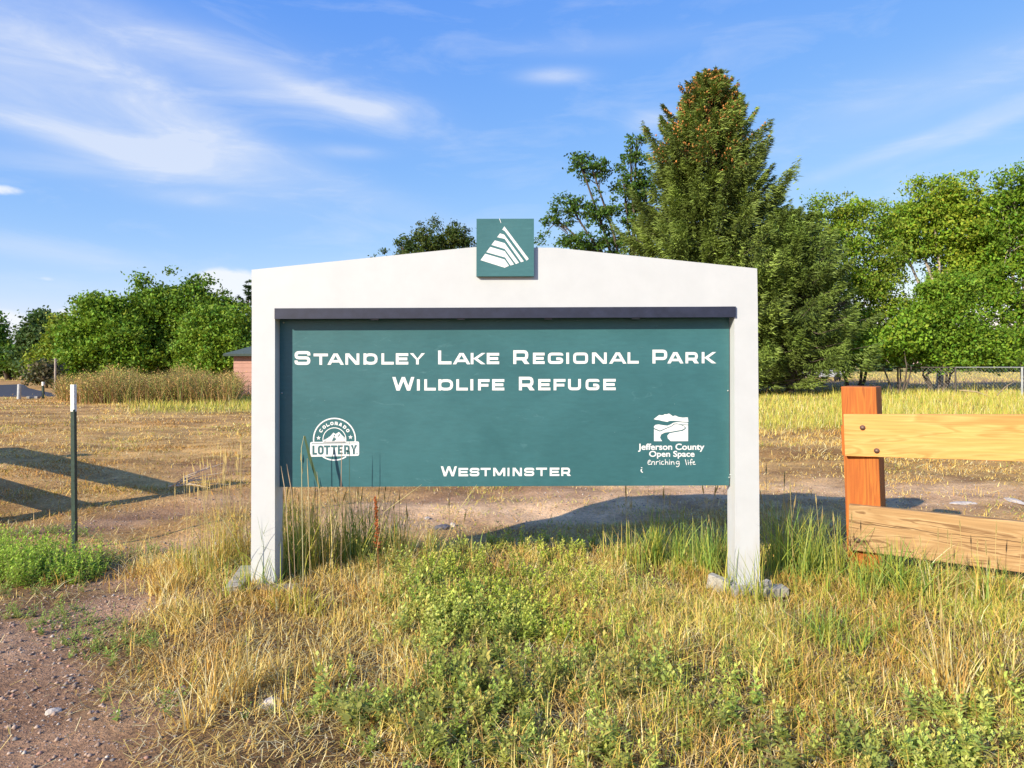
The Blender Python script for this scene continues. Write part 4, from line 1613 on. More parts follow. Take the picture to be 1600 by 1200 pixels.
leafy_tree('thicket_tree', 'multi stemmed bushy tree with slanting dark stems under the cottonwoods', 'tree', 1465, 33.0,
           [(1470, 500, 52, 38), (1485, 455, 36, 32), (1440, 500, 30, 26), (1430, 530, 44, 28), (1500, 535, 50, 30), (1540, 540, 44, 28), (1452, 458, 22, 18), (1395, 540, 40, 24), (1470, 560, 60, 14), (1545, 562, 40, 14)],
           42000, 0.070, G_MID, col2=G_LIT, clump=0.38, seed=25, clumps_per=70, trunk_r=.10, stems=5, twigs=110)
leafy_tree('boxelder_tree', 'low leafy tree leaning over the chain link fence behind the orange post', 'tree', 1403, 32.0,
           [(1375, 540, 50, 22), (1330, 535, 40, 26), (1410, 520, 30, 26)], 8000, 0.085, G_LIT, clump=0.34, seed=26, clumps_per=70, trunk_r=.06, stems=4, twigs=60)
leafy_tree('pine_tree', 'dark pine crown showing over the sign left of the logo plate', 'tree', 672, 70.0,
           [(668, 366, 24, 22), (712, 370, 24, 22), (690, 385, 40, 20), (628, 384, 22, 12), (735, 388, 20, 16), (660, 420, 60, 40), (710, 430, 50, 40), (700, 500, 60, 40)],
           26000, 0.17, (0.040, 0.080, 0.016), col2=(0.095, 0.13, 0.022), clump=0.55, seed=31, clumps_per=36, asp=.35, trunk_r=.3)
# left-hand group
LG = 'broad green trees along the left horizon'
leafy_tree('maple_tree', 'broad green tree left of the tallest left crown', 'tree', 165, 46.0,
           [(150, 490, 32, 30), (188, 492, 34, 32), (125, 525, 24, 34), (165, 540, 56, 42), (205, 530, 30, 36), (130, 572, 40, 26), (195, 572, 46, 26)],
           38000, 0.108, G_MID, col2=G_LIT, group=LG, clump=0.52, seed=41, clumps_per=62, twigs=30)
leafy_tree('maple_tree', 'tallest dark crown of the left trees', 'tree', 262, 48.0,
           [(236, 468, 32, 32), (296, 466, 38, 32), (262, 500, 56, 40), (345, 476, 20, 18), (225, 530, 40, 40), (275, 545, 56, 40), (330, 500, 34, 34), (240, 578, 50, 20), (320, 570, 40, 24)],
           46000, 0.108, G_DARK, col2=G_LIT, group=LG, clump=0.52, seed=42, clumps_per=62, twigs=30)
leafy_tree('maple_tree', 'lighter green rounded tree beside the pink shed', 'tree', 338, 42.0,
           [(325, 510, 34, 28), (362, 506, 28, 24), (340, 540, 50, 32), (300, 548, 26, 28), (370, 545, 26, 30), (335, 572, 44, 16)],
           36000, 0.088, G_LIT, col2=(0.16, .28, .03), group=LG, clump=0.44, seed=43, clumps_per=66, twigs=30)
spruce('dark pointed conifer beside the left edge of the sign', 388, 56.0, at(0, 440, 56)[2], 1.6, 44, (0.04, 0.075, 0.022), zlow=.8, nbr=90, dens=60, tuft=.13)
leafy_tree('ash_tree', 'small grey green tree standing alone left of the broad trees', 'tree', 64, 60.0,
           [(64, 508, 18, 20), (48, 530, 17, 18), (74, 535, 20, 20), (58, 560, 30, 22)], 13000, 0.15, (0.075, 0.14, 0.04), clump=0.5, seed=45, clumps_per=60)
leafy_tree('willow_tree', 'yellow green loose tree between the grey green tree and broad trees', 'tree', 98, 52.0,
           [(98, 510, 18, 18), (95, 545, 24, 26), (78, 570, 28, 22), (112, 570, 26, 24)], 14000, 0.12, G_YEL, col2=OLIVE, clump=0.45, seed=46, clumps_per=60)
leafy_tree('olive_tree', 'low spreading tree with forked dark trunk beyond the road', 'tree', 14, 66.0,
           [(0, 570, 24, 14), (28, 565, 28, 14), (-25, 560, 26, 20), (44, 578, 16, 14), (12, 556, 18, 12)], 11000, 0.15, (0.07, .14, .025), col2=G_MID, clump=0.5, seed=47, clumps_per=60, stems=3, trunk_r=.3)
leafy_tree('poplar_tree', 'dark narrow tree cut by the left edge of the picture', 'tree', -14, 80.0,
           [(-4, 540, 14, 22), (-20, 520, 22, 36), (-30, 560, 24, 26)], 9000, 0.2, G_DARK, clump=0.7, seed=48, clumps_per=60)
leafy_tree('grey_shrub', 'grey twiggy shrub with bare stems at the right of the road', 'shrub', 76, 41.0,
           [(70, 580, 20, 16), (84, 590, 14, 14), (60, 590, 16, 12)], 2600, 0.10, (0.13, .12, .06), clump=0.35, seed=49, clumps_per=60, stems=6, trunk_r=.05, twigs=240, fill=.1)


# far line of woods that closes the horizon
def treeline():
    r_ = np.random.default_rng(77)
    acc = Acc()
    n = 120
    for i in range(n):
        a_ = -1.5 + 3.0 * i / n + r_.normal() * .02
        D = r_.uniform(170, 300)
        cx, cy = D * math.sin(a_), D * math.cos(a_)
        if -0.30 < a_ < -0.02 and False:
            continue
        R_ = r_.uniform(5, 10)
        hgt = r_.uniform(4.5, 9.0)
        m_ = 420
        u = r_.normal(size=(m_, 3))
        u /= np.linalg.norm(u, axis=1)[:, None]
        P_ = np.array([cx, cy, hgt * .5]) + u * np.array([R_, R_, hgt * .62]) * (.75 + .3 * r_.random((m_, 1)))
        P_ = P_[P_[:, 2] > 0]
        leaf_cards(acc, P_, .9, (0.045, .085, .03), .2, .7, .4, i, u[:len(P_)])
    o_ = acc.build('treeline', M['leaf'])
    tag(o_, 'low far line of woods along the horizon', kind='stuff')


treeline()


# ------------------------------------------------------------------ brown thicket at the left
def thicket():
    r_ = np.random.default_rng(5)
    acc = Acc()
    n = 15000
    px_ = r_.uniform(92, 372, n)
    u = r_.random(n)
    Yb = 23.5 + u * 8 + np.where(px_ < 130, (130 - px_) * .06, 0)
    x = (px_ - 800) / F * Yb
    topy = 579 + 6 * np.sin(px_ * .06) + 4 * np.sin(px_ * .17 + 1) + np.where(px_ < 125, (125 - px_) * .5, 0) + r_.normal(size=n) * 4
    h = np.clip((HC - (topy - HOR) / F * Yb), .25, 2.2) * (0.55 + .5 * r_.random(n))
    pal = np.array([(0.42, .22, .085), (0.36, .24, .08), (0.30, .27, .07), (0.48, .30, .13), (0.22, .13, .07)])
    ci = r_.choice(5, n, p=[.3, .25, .2, .15, .1])
    c = pal[ci] * (1 + .15 * r_.normal(size=(n, 1)))
    greenish = (h > .75) & (r_.random(n) < .35)
    c[greenish] = np.array([.22, .28, .06])
    blades(acc, x, Yb, np.zeros(n), h, 0.016 * (0.7 + .6 * r_.random(n)), .42, c, r_, 3)
    # leaf sprays along the upper stems
    m_ = 42000
    k_ = r_.choice(n, m_)
    P_ = np.stack([x[k_] + r_.normal(size=m_) * .12, Yb[k_] + r_.normal(size=m_) * .12, h[k_] * r_.uniform(.25, 1.0, m_)], 1)
    cc = np.where((r_.random(m_) < .40)[:, None], np.array([[.34, .33, .07]]), np.array([[.48, .30, .10]]))
    leaf_cards2(acc, P_, .030, cc * (.5 + lnoise(px_[k_] * .02, Yb[k_] * .4, 3.0, 8))[:, None], r_)
    o_ = acc.build('thicket', M['dry'])
    tag(o_, 'tangled brown and olive willow thicket left of the pink shed', kind='stuff')


def leaf_cards2(acc, P_, size, C_, r_, asp=.45):
    n = len(P_)
    a = r_.normal(size=(n, 3))
    a[:, 2] = np.abs(a[:, 2])
    a /= np.linalg.norm(a, axis=1)[:, None]
    b = np.cross(a, r_.normal(size=(n, 3)))
    b /= np.linalg.norm(b, axis=1)[:, None]
    s = size * (.6 + .8 * r_.random(n))[:, None]
    v = np.stack([P_ - a * s, P_ - b * s * asp, P_ + a * s, P_ + b * s * asp], 1).reshape(-1, 3)
    c = np.clip(C_ * (1 + .18 * r_.normal(size=(n, 1))), .01, .8)
    acc.add(v, np.arange(4 * n).reshape(-1, 4), None, np.repeat(c, 4, 0))


def blades(acc, x, y, z, h, wd, lean, col, r_, seg=3, bend=1.0, face=None):
    """curved tapering grass blades"""
    n = len(x)
    a = r_.uniform(0, 2 * math.pi, n) if face is None else face
    la = r_.uniform(0, 2 * math.pi, n)
    lm = np.abs(r_.normal(size=n)) * lean
    lx, ly = np.cos(la) * lm, np.sin(la) * lm
    ts = {2: [0, .55, 1], 3: [0, .4, .75, 1], 4: [0, .3, .6, .85, 1]}[seg]
    vs = []
    B = np.stack([x, y, z], 1)
    wv = np.stack([np.cos(a), np.sin(a), np.zeros(n)], 1)
    for i, t_ in enumerate(ts):
        off_ = np.stack([lx * h * (t_ * .5 + t_ ** 2 * .8 * bend), ly * h * (t_ * .5 + t_ ** 2 * .8 * bend), h * t_ * (1 - np.minimum(.5, .28 * lm * t_))], 1)
        p = B + off_
        ww = (wd * (1 - .75 * t_ ** 1.5) / 2)[:, None]
        if i < len(ts) - 1:
            vs += [p - wv * ww, p + wv * ww]
        else:
            vs.append(p)
    m_ = len(vs)
    v = np.stack(vs, 1).reshape(-1, 3)
    o_ = (np.arange(n) * m_)[:, None]
    Q = []
    for i in range(len(ts) - 2):
        Q.append(o_ + np.array([2 * i, 2 * i + 1, 2 * i + 3, 2 * i + 2]))
    T = o_ + np.array([m_ - 3, m_ - 2, m_ - 1])
    if len(col.shape) == 1:
        col = np.tile(col, (n, 1))
    c = np.repeat(np.clip(col, .005, .85), m_, 0)
    acc.add(v, np.concatenate(Q), T, c)


thicket()


# ------------------------------------------------------------------ grasses
def sample(n, ylo, yhi, xw=0.80, power=1.0, r_=None, xlo=None):
    """random ground points inside the view wedge; power 1 = even on the ground, 0 = even in distance"""
    u = r_.random(n)
    if power == 1:
        y = np.sqrt(ylo ** 2 + u * (yhi ** 2 - ylo ** 2))
    else:
        y = ylo * (yhi / ylo) ** u
    x = y * r_.uniform(-xw if xlo is None else xlo, xw, n)
    return x, y


STRAW = np.array([(0.78, .56, .14), (0.80, .62, .23), (0.70, .44, .11), (0.82, .70, .38), (0.50, .30, .09)])
YGREEN = np.array([(0.50, .48, .07), (0.40, .44, .06), (0.60, .53, .11), (0.32, .38, .055)])
GREEN = np.array([(0.22, .36, .06), (0.17, .30, .06), (0.30, .42, .09), (0.40, .46, .12)])


def pick(pal, n, r_, p=None):
    return pal[r_.choice(len(pal), n, p=p)] * (1 + .13 * r_.normal(size=(n, 1)))


def patchy(x, y, f, seed, lo=.2, hi=1.0):
    return lo + (hi - lo) * sstep(lnoise(x, y, f, seed), .30, .62)


# 1. foreground dry grass
r_ = np.random.default_rng(101)
acc = Acc()
x, y = sample(520000, 1.9, 5.6, 1.12, 1, r_)
z = zones(x, y)
fronty = sstep(z['py'], 838, 870)
d = np.clip(z['dry'] * 1.0 * fronty + .12 * fronty * (z['gravel'] < .3) + .35 * z['weed'] * fronty - z['gravel'] * .8, .0, 1) * patchy(x, y, 3.2, 31, .16, 1.0) * patchy(x, y, 9.0, 36, .45, 1.0)
keep = r_.random(len(x)) < d * .62
x, y, z = x[keep], y[keep], {k_: v_[keep] for k_, v_ in z.items()}
n = len(x)
h = .03 + .085 * r_.random(n) ** 1.6 + .05 * (lnoise(x, y, 1.6, 32) > .55) * r_.random(n)
right = sstep(z['px'], 900, 1100)
pp = r_.random(n)
col = np.where((pp < .38 * right + .07)[:, None], pick(YGREEN, n, r_), pick(STRAW, n, r_, [.3, .25, .2, .12, .13]))
brown = lnoise(x, y, 2.4, 33) > .68
col[brown] *= np.array([.85, .75, .68])
blades(acc, x, y, height(x, y) - .004, h, .0028 + .0022 * r_.random(n), .75, col, r_, 2)
# straw that has fallen flat
x, y = sample(450000, 1.9, 17, 1.15, 0, r_)
z = zones(x, y)
k_ = r_.random(len(x)) < np.clip(.45 + .5 * z['dry'] + .22 * z['weed'] - .6 * z['gravel'] - .75 * z['dirt'], .02, 1) * .5
x, y = x[k_], y[k_]
n = len(x)
a = r_.uniform(0, 2 * math.pi, n)
ln = (.02 + .07 * r_.random(n) ** 2) * np.clip(y / 7, 1, 2)
hz_ = height(x, y) + .004 + .02 * r_.random(n)
wv = np.stack([-np.sin(a), np.cos(a)], 1) * (.0010 * np.clip(y / 4, 1, 2.5))[:, None]
dv = np.stack([np.cos(a), np.sin(a)], 1) * ln[:, None] / 2
P0 = np.stack([x, y], 1)
vv = []
tz = .010 * r_.normal(size=n)
for s1, s2 in ((-1, -1), (1, -1), (1, 1), (-1, 1)):
    p_ = P0 + dv * s1 + wv * s2
    vv.append(np.concatenate([p_, (hz_ + tz * s1)[:, None]], 1))
v = np.stack(vv, 1).reshape(-1, 3)
acc.add(v, np.arange(4 * n).reshape(-1, 4), None, np.repeat(pick(STRAW, n, r_, [.2, .2, .2, .2, .2]) * .9, 4, 0))
o_ = acc.build('dry_grass', M['dry'])
tag(o_, 'short golden dry grass covering the foreground verge', kind='stuff')


# 2. leafy green weeds
def weeds(acc, x, y, hgt, stems, leaves, ll, col, r_, spread=.35, asp=.22, gcol=None):
    n = len(x)
    S = stems
    sa = r_.uniform(0, 2 * math.pi, (n, S))
    sl_ = np.abs(r_.normal(size=(n, S))) * spread
    sh = hgt[:, None] * (.55 + .5 * r_.random((n, S)))
    z0 = height(x, y)
    t_ = np.linspace(.12, 1.0, leaves)[None, None, :] + r_.normal(size=(n, S, leaves)) * .03
    px_ = x[:, None, None] + (np.cos(sa) * sl_)[:, :, None] * sh[:, :, None] * t_
    py_ = y[:, None, None] + (np.sin(sa) * sl_)[:, :, None] * sh[:, :, None] * t_
    pz_ = z0[:, None, None] + sh[:, :, None] * t_ * .95
    az_ = np.arange(leaves)[None, None, :] * 2.4 + r_.uniform(0, 6.28, (n, S, 1)) + r_.normal(size=(n, S, leaves)) * .3
    elv = .25 + .9 * t_ ** 2 + r_.normal(size=t_.shape) * .2
    L_ = ll * (1.15 - .55 * t_) * (.7 + .6 * r_.random(t_.shape)) * np.sqrt(hgt / .2)[:, None, None]
    D_ = np.stack([np.cos(az_) * np.cos(elv), np.sin(az_) * np.cos(elv), np.sin(elv)], -1)
    P_ = np.stack([px_, py_, pz_], -1)
    Sd = np.stack([-np.sin(az_), np.cos(az_), np.zeros_like(az_)], -1)
    L3 = L_[..., None]
    drop = np.zeros_like(P_)
    drop[..., 2] = -L_ * .18
    v = np.stack([P_, P_ + D_ * L3 * .45 - Sd * L3 * asp, P_ + D_ * L3 + drop, P_ + D_ * L3 * .45 + Sd * L3 * asp], -2).reshape(-1, 3)
    m_ = n * S * leaves
    base = (col * (1 + .10 * r_.normal(size=(n, 1))))[:, None, None, :] * (.80 + .40 * t_[..., None]) * (1 + .10 * r_.normal(size=t_.shape + (1,)))
    acc.add(v, np.arange(4 * m_).reshape(-1, 4), None, np.repeat(np.clip(base.reshape(-1, 3), .01, .7), 4, 0))
    # stems
    n2 = n * S
    b0 = np.stack([np.repeat(x, S), np.repeat(y, S), np.repeat(z0, S)], 1)
    tp = b0 + np.stack([(np.cos(sa) * sl_ * sh).ravel(), (np.sin(sa) * sl_ * sh).ravel(), sh.ravel() * .97], 1)
    w_ = np.array([.0016, 0, 0])
    v = np.stack([b0 - w_, b0 + w_, tp + w_ * .4, tp - w_ * .4], 1).reshape(-1, 3)
    acc.add(v, np.arange(4 * n2).reshape(-1, 4), None, np.array([.26, .25, .08]))


r_ = np.random.default_rng(202)
acc = Acc()
x, y = sample(46000, 1.9, 5.4, 1.12, 1, r_)
z = zones(x, y)
py_ = z['py']
d = z['weed'] * patchy(x, y, 4.0, 34, .30, 1.0) * sstep(py_, 838, 870)
keep = r_.random(len(x)) < d * (.34 + .16 * (py_ < 1010))
x, y = x[keep], y[keep]
z = {k_: v_[keep] for k_, v_ in z.items()}
n = len(x)
bright = np.clip(blobs(z['px'], z['py'], [(800, 925, 170, 50, 4, 1), (880, 895, 90, 34, 0, 1), (900, 990, 100, 60, 0, .8), (1330, 1090, 60, 30, 0, .7)]), 0, 1)[:, None]
colA = np.array([(.56, .64, .13)])
colB = np.array([(.60, .72, .08)])
col = colA * (1 - bright) + colB * bright
pn = lnoise(x, y, 2.6, 71)[:, None]
col = col * (1 - .35 * (pn > .62)) * (1 + .16 * r_.normal(size=(n, 1))) * (1 + .06 * r_.normal(size=(n, 3)))
yl = r_.random(n) < .10
col[yl] = np.array([.60, .50, .12])
hh = (.035 + .10 * r_.random(n) ** 1.3 + .08 * (r_.random(n) < .07) + .05 * (lnoise(x, y, 2.2, 38) > .5) * r_.random(n)) * (1 - .25 * bright[:, 0])
sel = r_.random(n) < .6
weeds(acc, x[sel], y[sel], hh[sel], 4, 15, .034, col[sel], r_, .5, .27)
sel = ~sel
weeds(acc, x[sel], y[sel], hh[sel] * 1.15, 3, 13, .048, col[sel] * .92, r_, .35, .19)
o_ = acc.build('green_weeds', M['leaf'])
tag(o_, 'leafy green weeds spreading in the foreground below the sign', kind='stuff')

# 3. low creeping weeds on the left gravel
r_ = np.random.default_rng(303)
acc = Acc()
x, y = sample(20000, 1.9, 6.2, 1.2, 1, r_)
z = zones(x, y)
keep = r_.random(len(x)) < np.clip(z['low'] * patchy(x, y, 5, 35, .25, 1), 0, 1) * .8
x, y = x[keep], y[keep]
n = len(x)
weeds(acc, x, y, .035 + .06 * r_.random(n), 4, 11, .026, np.tile(np.array([.27, .40, .08]), (n, 1)) * (1 + .15 * r_.normal(size=(n, 1))), r_, .8, .25)
o_ = acc.build('creeping_weeds', M['leaf'])
tag(o_, 'low creeping green weeds in patches on the left gravel', kind='stuff')

# 4. the bushy weed beside the T post
r_ = np.random.default_rng(404)
bxs = [(58, 896, .30, 170, .27, 'large bright green bushy weed at the left edge before the steel post'),
       (6, 882, .24, 90, .27, 'bright bushy weed cut by the left edge of the picture')]
for (bpx, bpy_, rad, cnt, hgt, lab) in bxs:
    Yb = F * HC / (bpy_ - HOR)
    Xb = sx_(bpx, Yb)
    acc = Acc()
    a = r_.uniform(0, 2 * math.pi, cnt)
    rr = rad * np.sqrt(r_.random(cnt))
    xs, ys = Xb + rr * np.cos(a) * 1.3, Yb + rr * np.sin(a)
    hh = hgt * (1 - .45 * (rr / rad) ** 2) * (.35 + .8 * r_.random(cnt))
    weeds(acc, xs, ys, hh, 4, 16, .030, np.tile(np.array([.34, .50, .055]), (cnt, 1)), r_, .55)
    t0 = thing('weed_bush', lab, 'weed', (Xb, Yb, 0), 'bushy weeds by the steel post')
    acc.build('leaves', M['leaf'], t0)

# 5. dry stubble field
r_ = np.random.default_rng(505)
acc = Acc()
x, y = sample(350000, 4.6, 32, 1.0, 0, r_)
z = zones(x, y)
d = np.clip(.95 - .72 * z['dirt'] - .55 * z['green'], .05, 1) * patchy(x, y, 1.1, 41, .28, 1) * patchy(x * .6, y * 1.3, 3.2, 44, .15, 1) * sstep(y, 4.5, 5.6)
d *= 1 - .9 * sstep(z['py'], 600, 601) * (1 - sstep(z['py'], 620, 621)) * (1 - sstep(z['px'], 90, 110))
keep = r_.random(len(x)) < d
x, y = x[keep], y[keep]
z = {k_: v_[keep] for k_, v_ in z.items()}
n = len(x)
tall = sstep(z['px'], 1000, 1180) * sstep(z['py'], 664, 676) * (1 - sstep(z['py'], 705, 730))
h = (.012 + .034 * r_.random(n) + .05 * (r_.random(n) < .06) + .085 * tall * r_.random(n)) * (1 + .02 * y)
wd = (.004 + .003 * r_.random(n)) * np.maximum(1, y / 6)
gr = (lnoise(x, y, .8, 42) > .55) & (r_.random(n) < .35)
col = pick(STRAW, n, r_, [.22, .16, .24, .10, .28])
col[gr] = pick(YGREEN, int(gr.sum()), r_)
rb = lnoise(x, y, .45, 43) > .62
col[rb] *= np.array([.80, .66, .58])
blades(acc, x, y, height(x, y) - .003, h, wd, 1.3, col, r_, 2)
o_ = acc.build('stubble', M['dry'])
tag(o_, 'mown dry stubble over the field behind the sign', kind='stuff')

# 6. yellow green grass strip
r_ = np.random.default_rng(606)
acc = Acc()
x, y = sample(130000, 12.5, 42, 1.0, 0, r_)
z = zones(x, y)
keep = r_.random(len(x)) < np.clip(z['green'] * 1.0 + z['shade'] * .12, 0, 1) * patchy(x, y, .6, 51, .5, 1)
x, y = x[keep], y[keep]
z = {k_: v_[keep] for k_, v_ in z.items()}
n = len(x)
h = (.10 + .16 * r_.random(n)) * (1 + .4 * (z['px'] > 1300))
seed_ = r_.random(n) < .03
h[seed_] *= 2.0
col = pick(YGREEN, n, r_, [.4, .25, .25, .1])
st = r_.random(n) < .28
col[st] = pick(STRAW, int(st.sum()), r_)
blades(acc, x, y, np.zeros(n), h, .012 * (.7 + .6 * r_.random(n)) * (y / 20), .35, col, r_, 2)
x, y = sample(26000, 38, 150, .80, 0, r_)
n = len(x)
ok = ~((x < -25) & (y < 60))
x, y = x[ok], y[ok]
n = len(x)
blades(acc, x, y, np.zeros(n), .10 + .2 * r_.random(n), .03 * (y / 40), .3, pick(np.array([(.58, .47, .13), (.50, .44, .12), (.62, .45, .17)]), n, r_), r_, 2)
o_ = acc.build('tall_grass', M['dry'])
tag(o_, 'yellow green uncut grass in the strip before the trees', kind='stuff')


# 7. tall tufts, each a thing
def seedhead(acc, P_, D_, ln, wd, C_):
    n = len(P_)
    sd = np.cross(D_, np.tile([0.2, 1.0, .1], (n, 1)))
    sd /= np.linalg.norm(sd, axis=1)[:, None]
    ln, wd = ln[:, None], wd[:, None]
    v = np.stack([P_, P_ + D_ * ln * .4 - sd * wd, P_ + D_ * ln, P_ + D_ * ln * .4 + sd * wd], 1).reshape(-1, 3)
    acc.add(v, np.arange(4 * n).reshape(-1, 4), None, np.repeat(C_, 4, 0))


def tuft(px, py, wpx, n, hmax, pal, label, seed, lean=.3, stalks=0, wd=.005, hs=None, group='tall grass tufts round the sign and fence'):
    r_ = np.random.default_rng(seed)
    Y = F * HC / (py - HOR)
    X = sx_(px, Y)
    R_ = wpx / F * Y
    t0 = thing('grass_tuft', label, 'grass tuft', (X, Y, 0), group)
    acc = Acc()
    # blades come up in small bunches
    nb_ = max(3, n // 14)
    bc = np.stack([r_.normal(size=nb_) * R_ * .55, r_.normal(size=nb_) * .09], 1)
    k_ = r_.choice(nb_, n)
    x = X + bc[k_, 0] + r_.normal(size=n) * .018
    y = Y + bc[k_, 1] + r_.normal(size=n) * .018
    hmax = hmax * 1.25
    n = int(n)
    h = hmax * (.25 + .75 * r_.random(n) ** 1.2)
    blades(acc, x, y, height(x, y) - .005, h, wd * (.6 + .8 * r_.random(n)), lean, pick(pal, n, r_), r_, 4)
    acc.build('blades', M['leaf'], t0)
    if stalks:
        acc = Acc()
        x = X + r_.normal(size=stalks) * R_ * .6
        y = Y + r_.normal(size=stalks) * .08
        hh_ = (hs or hmax * 1.3) * (.65 + .4 * r_.random(stalks))
        la = r_.uniform(0, 6.28, stalks)
        lm = np.abs(r_.normal(size=stalks)) * .12
        bx_ = np.stack([x, y, height(x, y)], 1)
        D_ = np.stack([np.cos(la) * lm, np.sin(la) * lm, np.ones(stalks)], 1)
        D_ /= np.linalg.norm(D_, axis=1)[:, None]
        cc = np.tile(np.array([.62, .48, .20]), (stalks, 1)) * (1 + .15 * r_.normal(size=(stalks, 1)))
        for i in range(stalks):
            p0 = Vector(bx_[i])
            p1 = p0 + Vector(D_[i]) * hh_[i]
            p1.z = min(p1.z, hh_[i])
            tube(acc, [p0, p0.lerp(p1, .5) + Vector((.004, 0, .002)), p1], [.0016, .0014, .0010], 3, cc[i])
            hd = 0.07 + .06 * r_.random()
            seedhead(acc, np.array([p1 - Vector(D_[i]) * hd * .2] * 2), np.array([D_[i], D_[i]]), np.array([hd, hd]), np.array([.0045, .0035]), np.array([cc[i] * 1.05, cc[i] * .9]))
        acc.build('seed_stalks', M['dry'], t0)
    return t0


MIXG = np.concatenate([YGREEN, GREEN, STRAW[:2]])
tuft(448, 905, 40, 420, .42, MIXG, 'dense green grass tuft hugging the right side of the left sign post', 1001, stalks=16, hs=.72)
tuft(500, 893, 40, 380, .40, np.concatenate([YGREEN, STRAW]), 'yellowing tall tuft under the round lottery emblem', 1002, stalks=22, hs=.68)
tuft(556, 882, 38, 360, .40, MIXG, 'green and straw tuft between lottery emblem and the rust red seed head', 1003, stalks=9, hs=.55)
tuft(615, 878, 40, 240, .30, np.concatenate([GREEN, STRAW]), 'darker tuft just right of the rust red seed head', 1004, stalks=7, hs=.48)
tuft(690, 872, 46, 170, .20, np.concatenate([GREEN, STRAW]), 'sparse low tuft under the left half of the city name', 1005, stalks=3)
tuft(360, 880, 30, 300, .36, np.concatenate([YGREEN, STRAW, STRAW]), 'golden tuft just left of the left sign post', 1006, stalks=22, hs=.72, wd=.004)
tuft(315, 898, 34, 240, .26, np.concatenate([YGREEN, STRAW, STRAW]), 'loose golden tuft at the edge of the dirt track', 1007, stalks=16, hs=.62, wd=.004)
tuft(405, 932, 26, 70, .24, np.concatenate([GREEN, YGREEN]), 'thin green blades crossing the foot of the left post', 1008, lean=.4)
tuft(250, 930, 34, 170, .14, STRAW, 'short golden tuft on the dirt left of the sign', 1009)
tuft(350, 1115, 30, 160, .24, STRAW, 'pale golden tuft in the bottom left foreground', 1010, lean=.5)
tuft(485, 1068, 36, 170, .16, STRAW, 'straw coloured tuft on the dark soil bottom left of centre', 1011, lean=.45)
tuft(990, 880, 26, 170, .27, MIXG, 'pale green tuft in front of the sign shadow', 1012, stalks=3)
tuft(1045, 878, 34, 260, .34, np.concatenate([GREEN, GREEN, YGREEN]), 'green tuft below the county logo', 1013, stalks=5, hs=.58)
tuft(1108, 884, 30, 240, .33, np.concatenate([GREEN, GREEN, YGREEN]), 'green tuft on the left of the right sign post', 1014, stalks=4, hs=.5)
tuft(1160, 928, 28, 80, .30, np.concatenate([GREEN, YGREEN]), 'few tall blades crossing the foot of the right post', 1015, lean=.3)
tuft(1225, 895, 34, 300, .40, np.concatenate([GREEN, YGREEN]), 'tall green tuft on the right of the right sign post', 1016, stalks=8, hs=.60)
tuft(1285, 900, 34, 330, .36, np.concatenate([GREEN, YGREEN]), 'thick green tuft between sign post and orange fence post', 1017, stalks=6, hs=.5)
tuft(1345, 925, 26, 150, .22, np.concatenate([GREEN, YGREEN]), 'short green tuft at the foot of the orange post', 1018)
tuft(1405, 932, 30, 260, .28, np.concatenate([GREEN, GREEN, YGREEN]), 'spiky bright green tuft right of the orange post', 1019, lean=.6, wd=.007)
tuft(1475, 940, 36, 200, .27, np.concatenate([GREEN, YGREEN, STRAW]), 'mixed tuft under the fallen rail', 1020, lean=.5, stalks=4, hs=.38)
tuft(1555, 948, 36, 170, .24, np.concatenate([GREEN, YGREEN, STRAW]), 'sparse tuft at the right edge under the fallen rail', 1021, lean=.5, stalks=5, hs=.4)
tuft(1480, 1085, 30, 170, .27, STRAW, 'straw coloured tuft in the bottom right foreground', 1022, lean=.3, stalks=4, hs=.4)
tuft(1560, 1075, 30, 170, .25, np.concatenate([YGREEN, STRAW]), 'yellow green tuft in the bottom right corner', 1023, lean=.5)
tuft(1310, 1000, 70, 300, .16, np.concatenate([YGREEN, GREEN]), 'low yellow green tuft in front of the orange post', 1024, lean=.5)
tuft(1220, 985, 60, 260, .14, np.concatenate([YGREEN, STRAW]), 'low yellowish tuft in front of the right sign post', 1025, lean=.5)
tuft(470, 955, 60, 260, .15, np.concatenate([STRAW, YGREEN]), 'low golden tuft in front of the left sign post', 1026, lean=.5)

# a band of lower green grass round the fence foot
r_ = np.random.default_rng(808)
acc = Acc()
x, y = sample(70000, 3.0, 5.2, .82, 1, r_)
px_, py_ = pix(x, y)
wgt = blobs(px_, py_, [(1290, 920, 110, 50, 0, 1), (1420, 950, 170, 50, 0, .9), (1100, 885, 110, 26, 0, .8), (520, 890, 130, 26, 0, .8), (1570, 960, 110, 50, 0, .6), (350, 895, 60, 34, 0, .6), (1240, 1000, 160, 40, 0, .4)])
keep = r_.random(len(x)) < wgt * patchy(x, y, 4, 61, .2, 1) * .30
x, y = x[keep], y[keep]
n = len(x)
blades(acc, x, y, height(x, y) - .004, .05 + .12 * r_.random(n) ** 1.3, .0045 * (.7 + .6 * r_.random(n)), .55,
       pick(np.concatenate([GREEN, YGREEN, YGREEN]), n, r_), r_, 3)
o_ = acc.build('green_grass', M['leaf'])
tag(o_, 'fresh green grass thick round the post feet and fence', kind='stuff')

# single tall stems before the panel: bent reed leaf, dock with rust red seed head
reed = thing('reed_stem', 'tall pale stem bent over sharply before the left end of the panel', 'plant', (sx_(471, 3.84), 3.84, 0))
acc = Acc()


def P(px, py, Y):
    return Vector(at(px, py, Y))


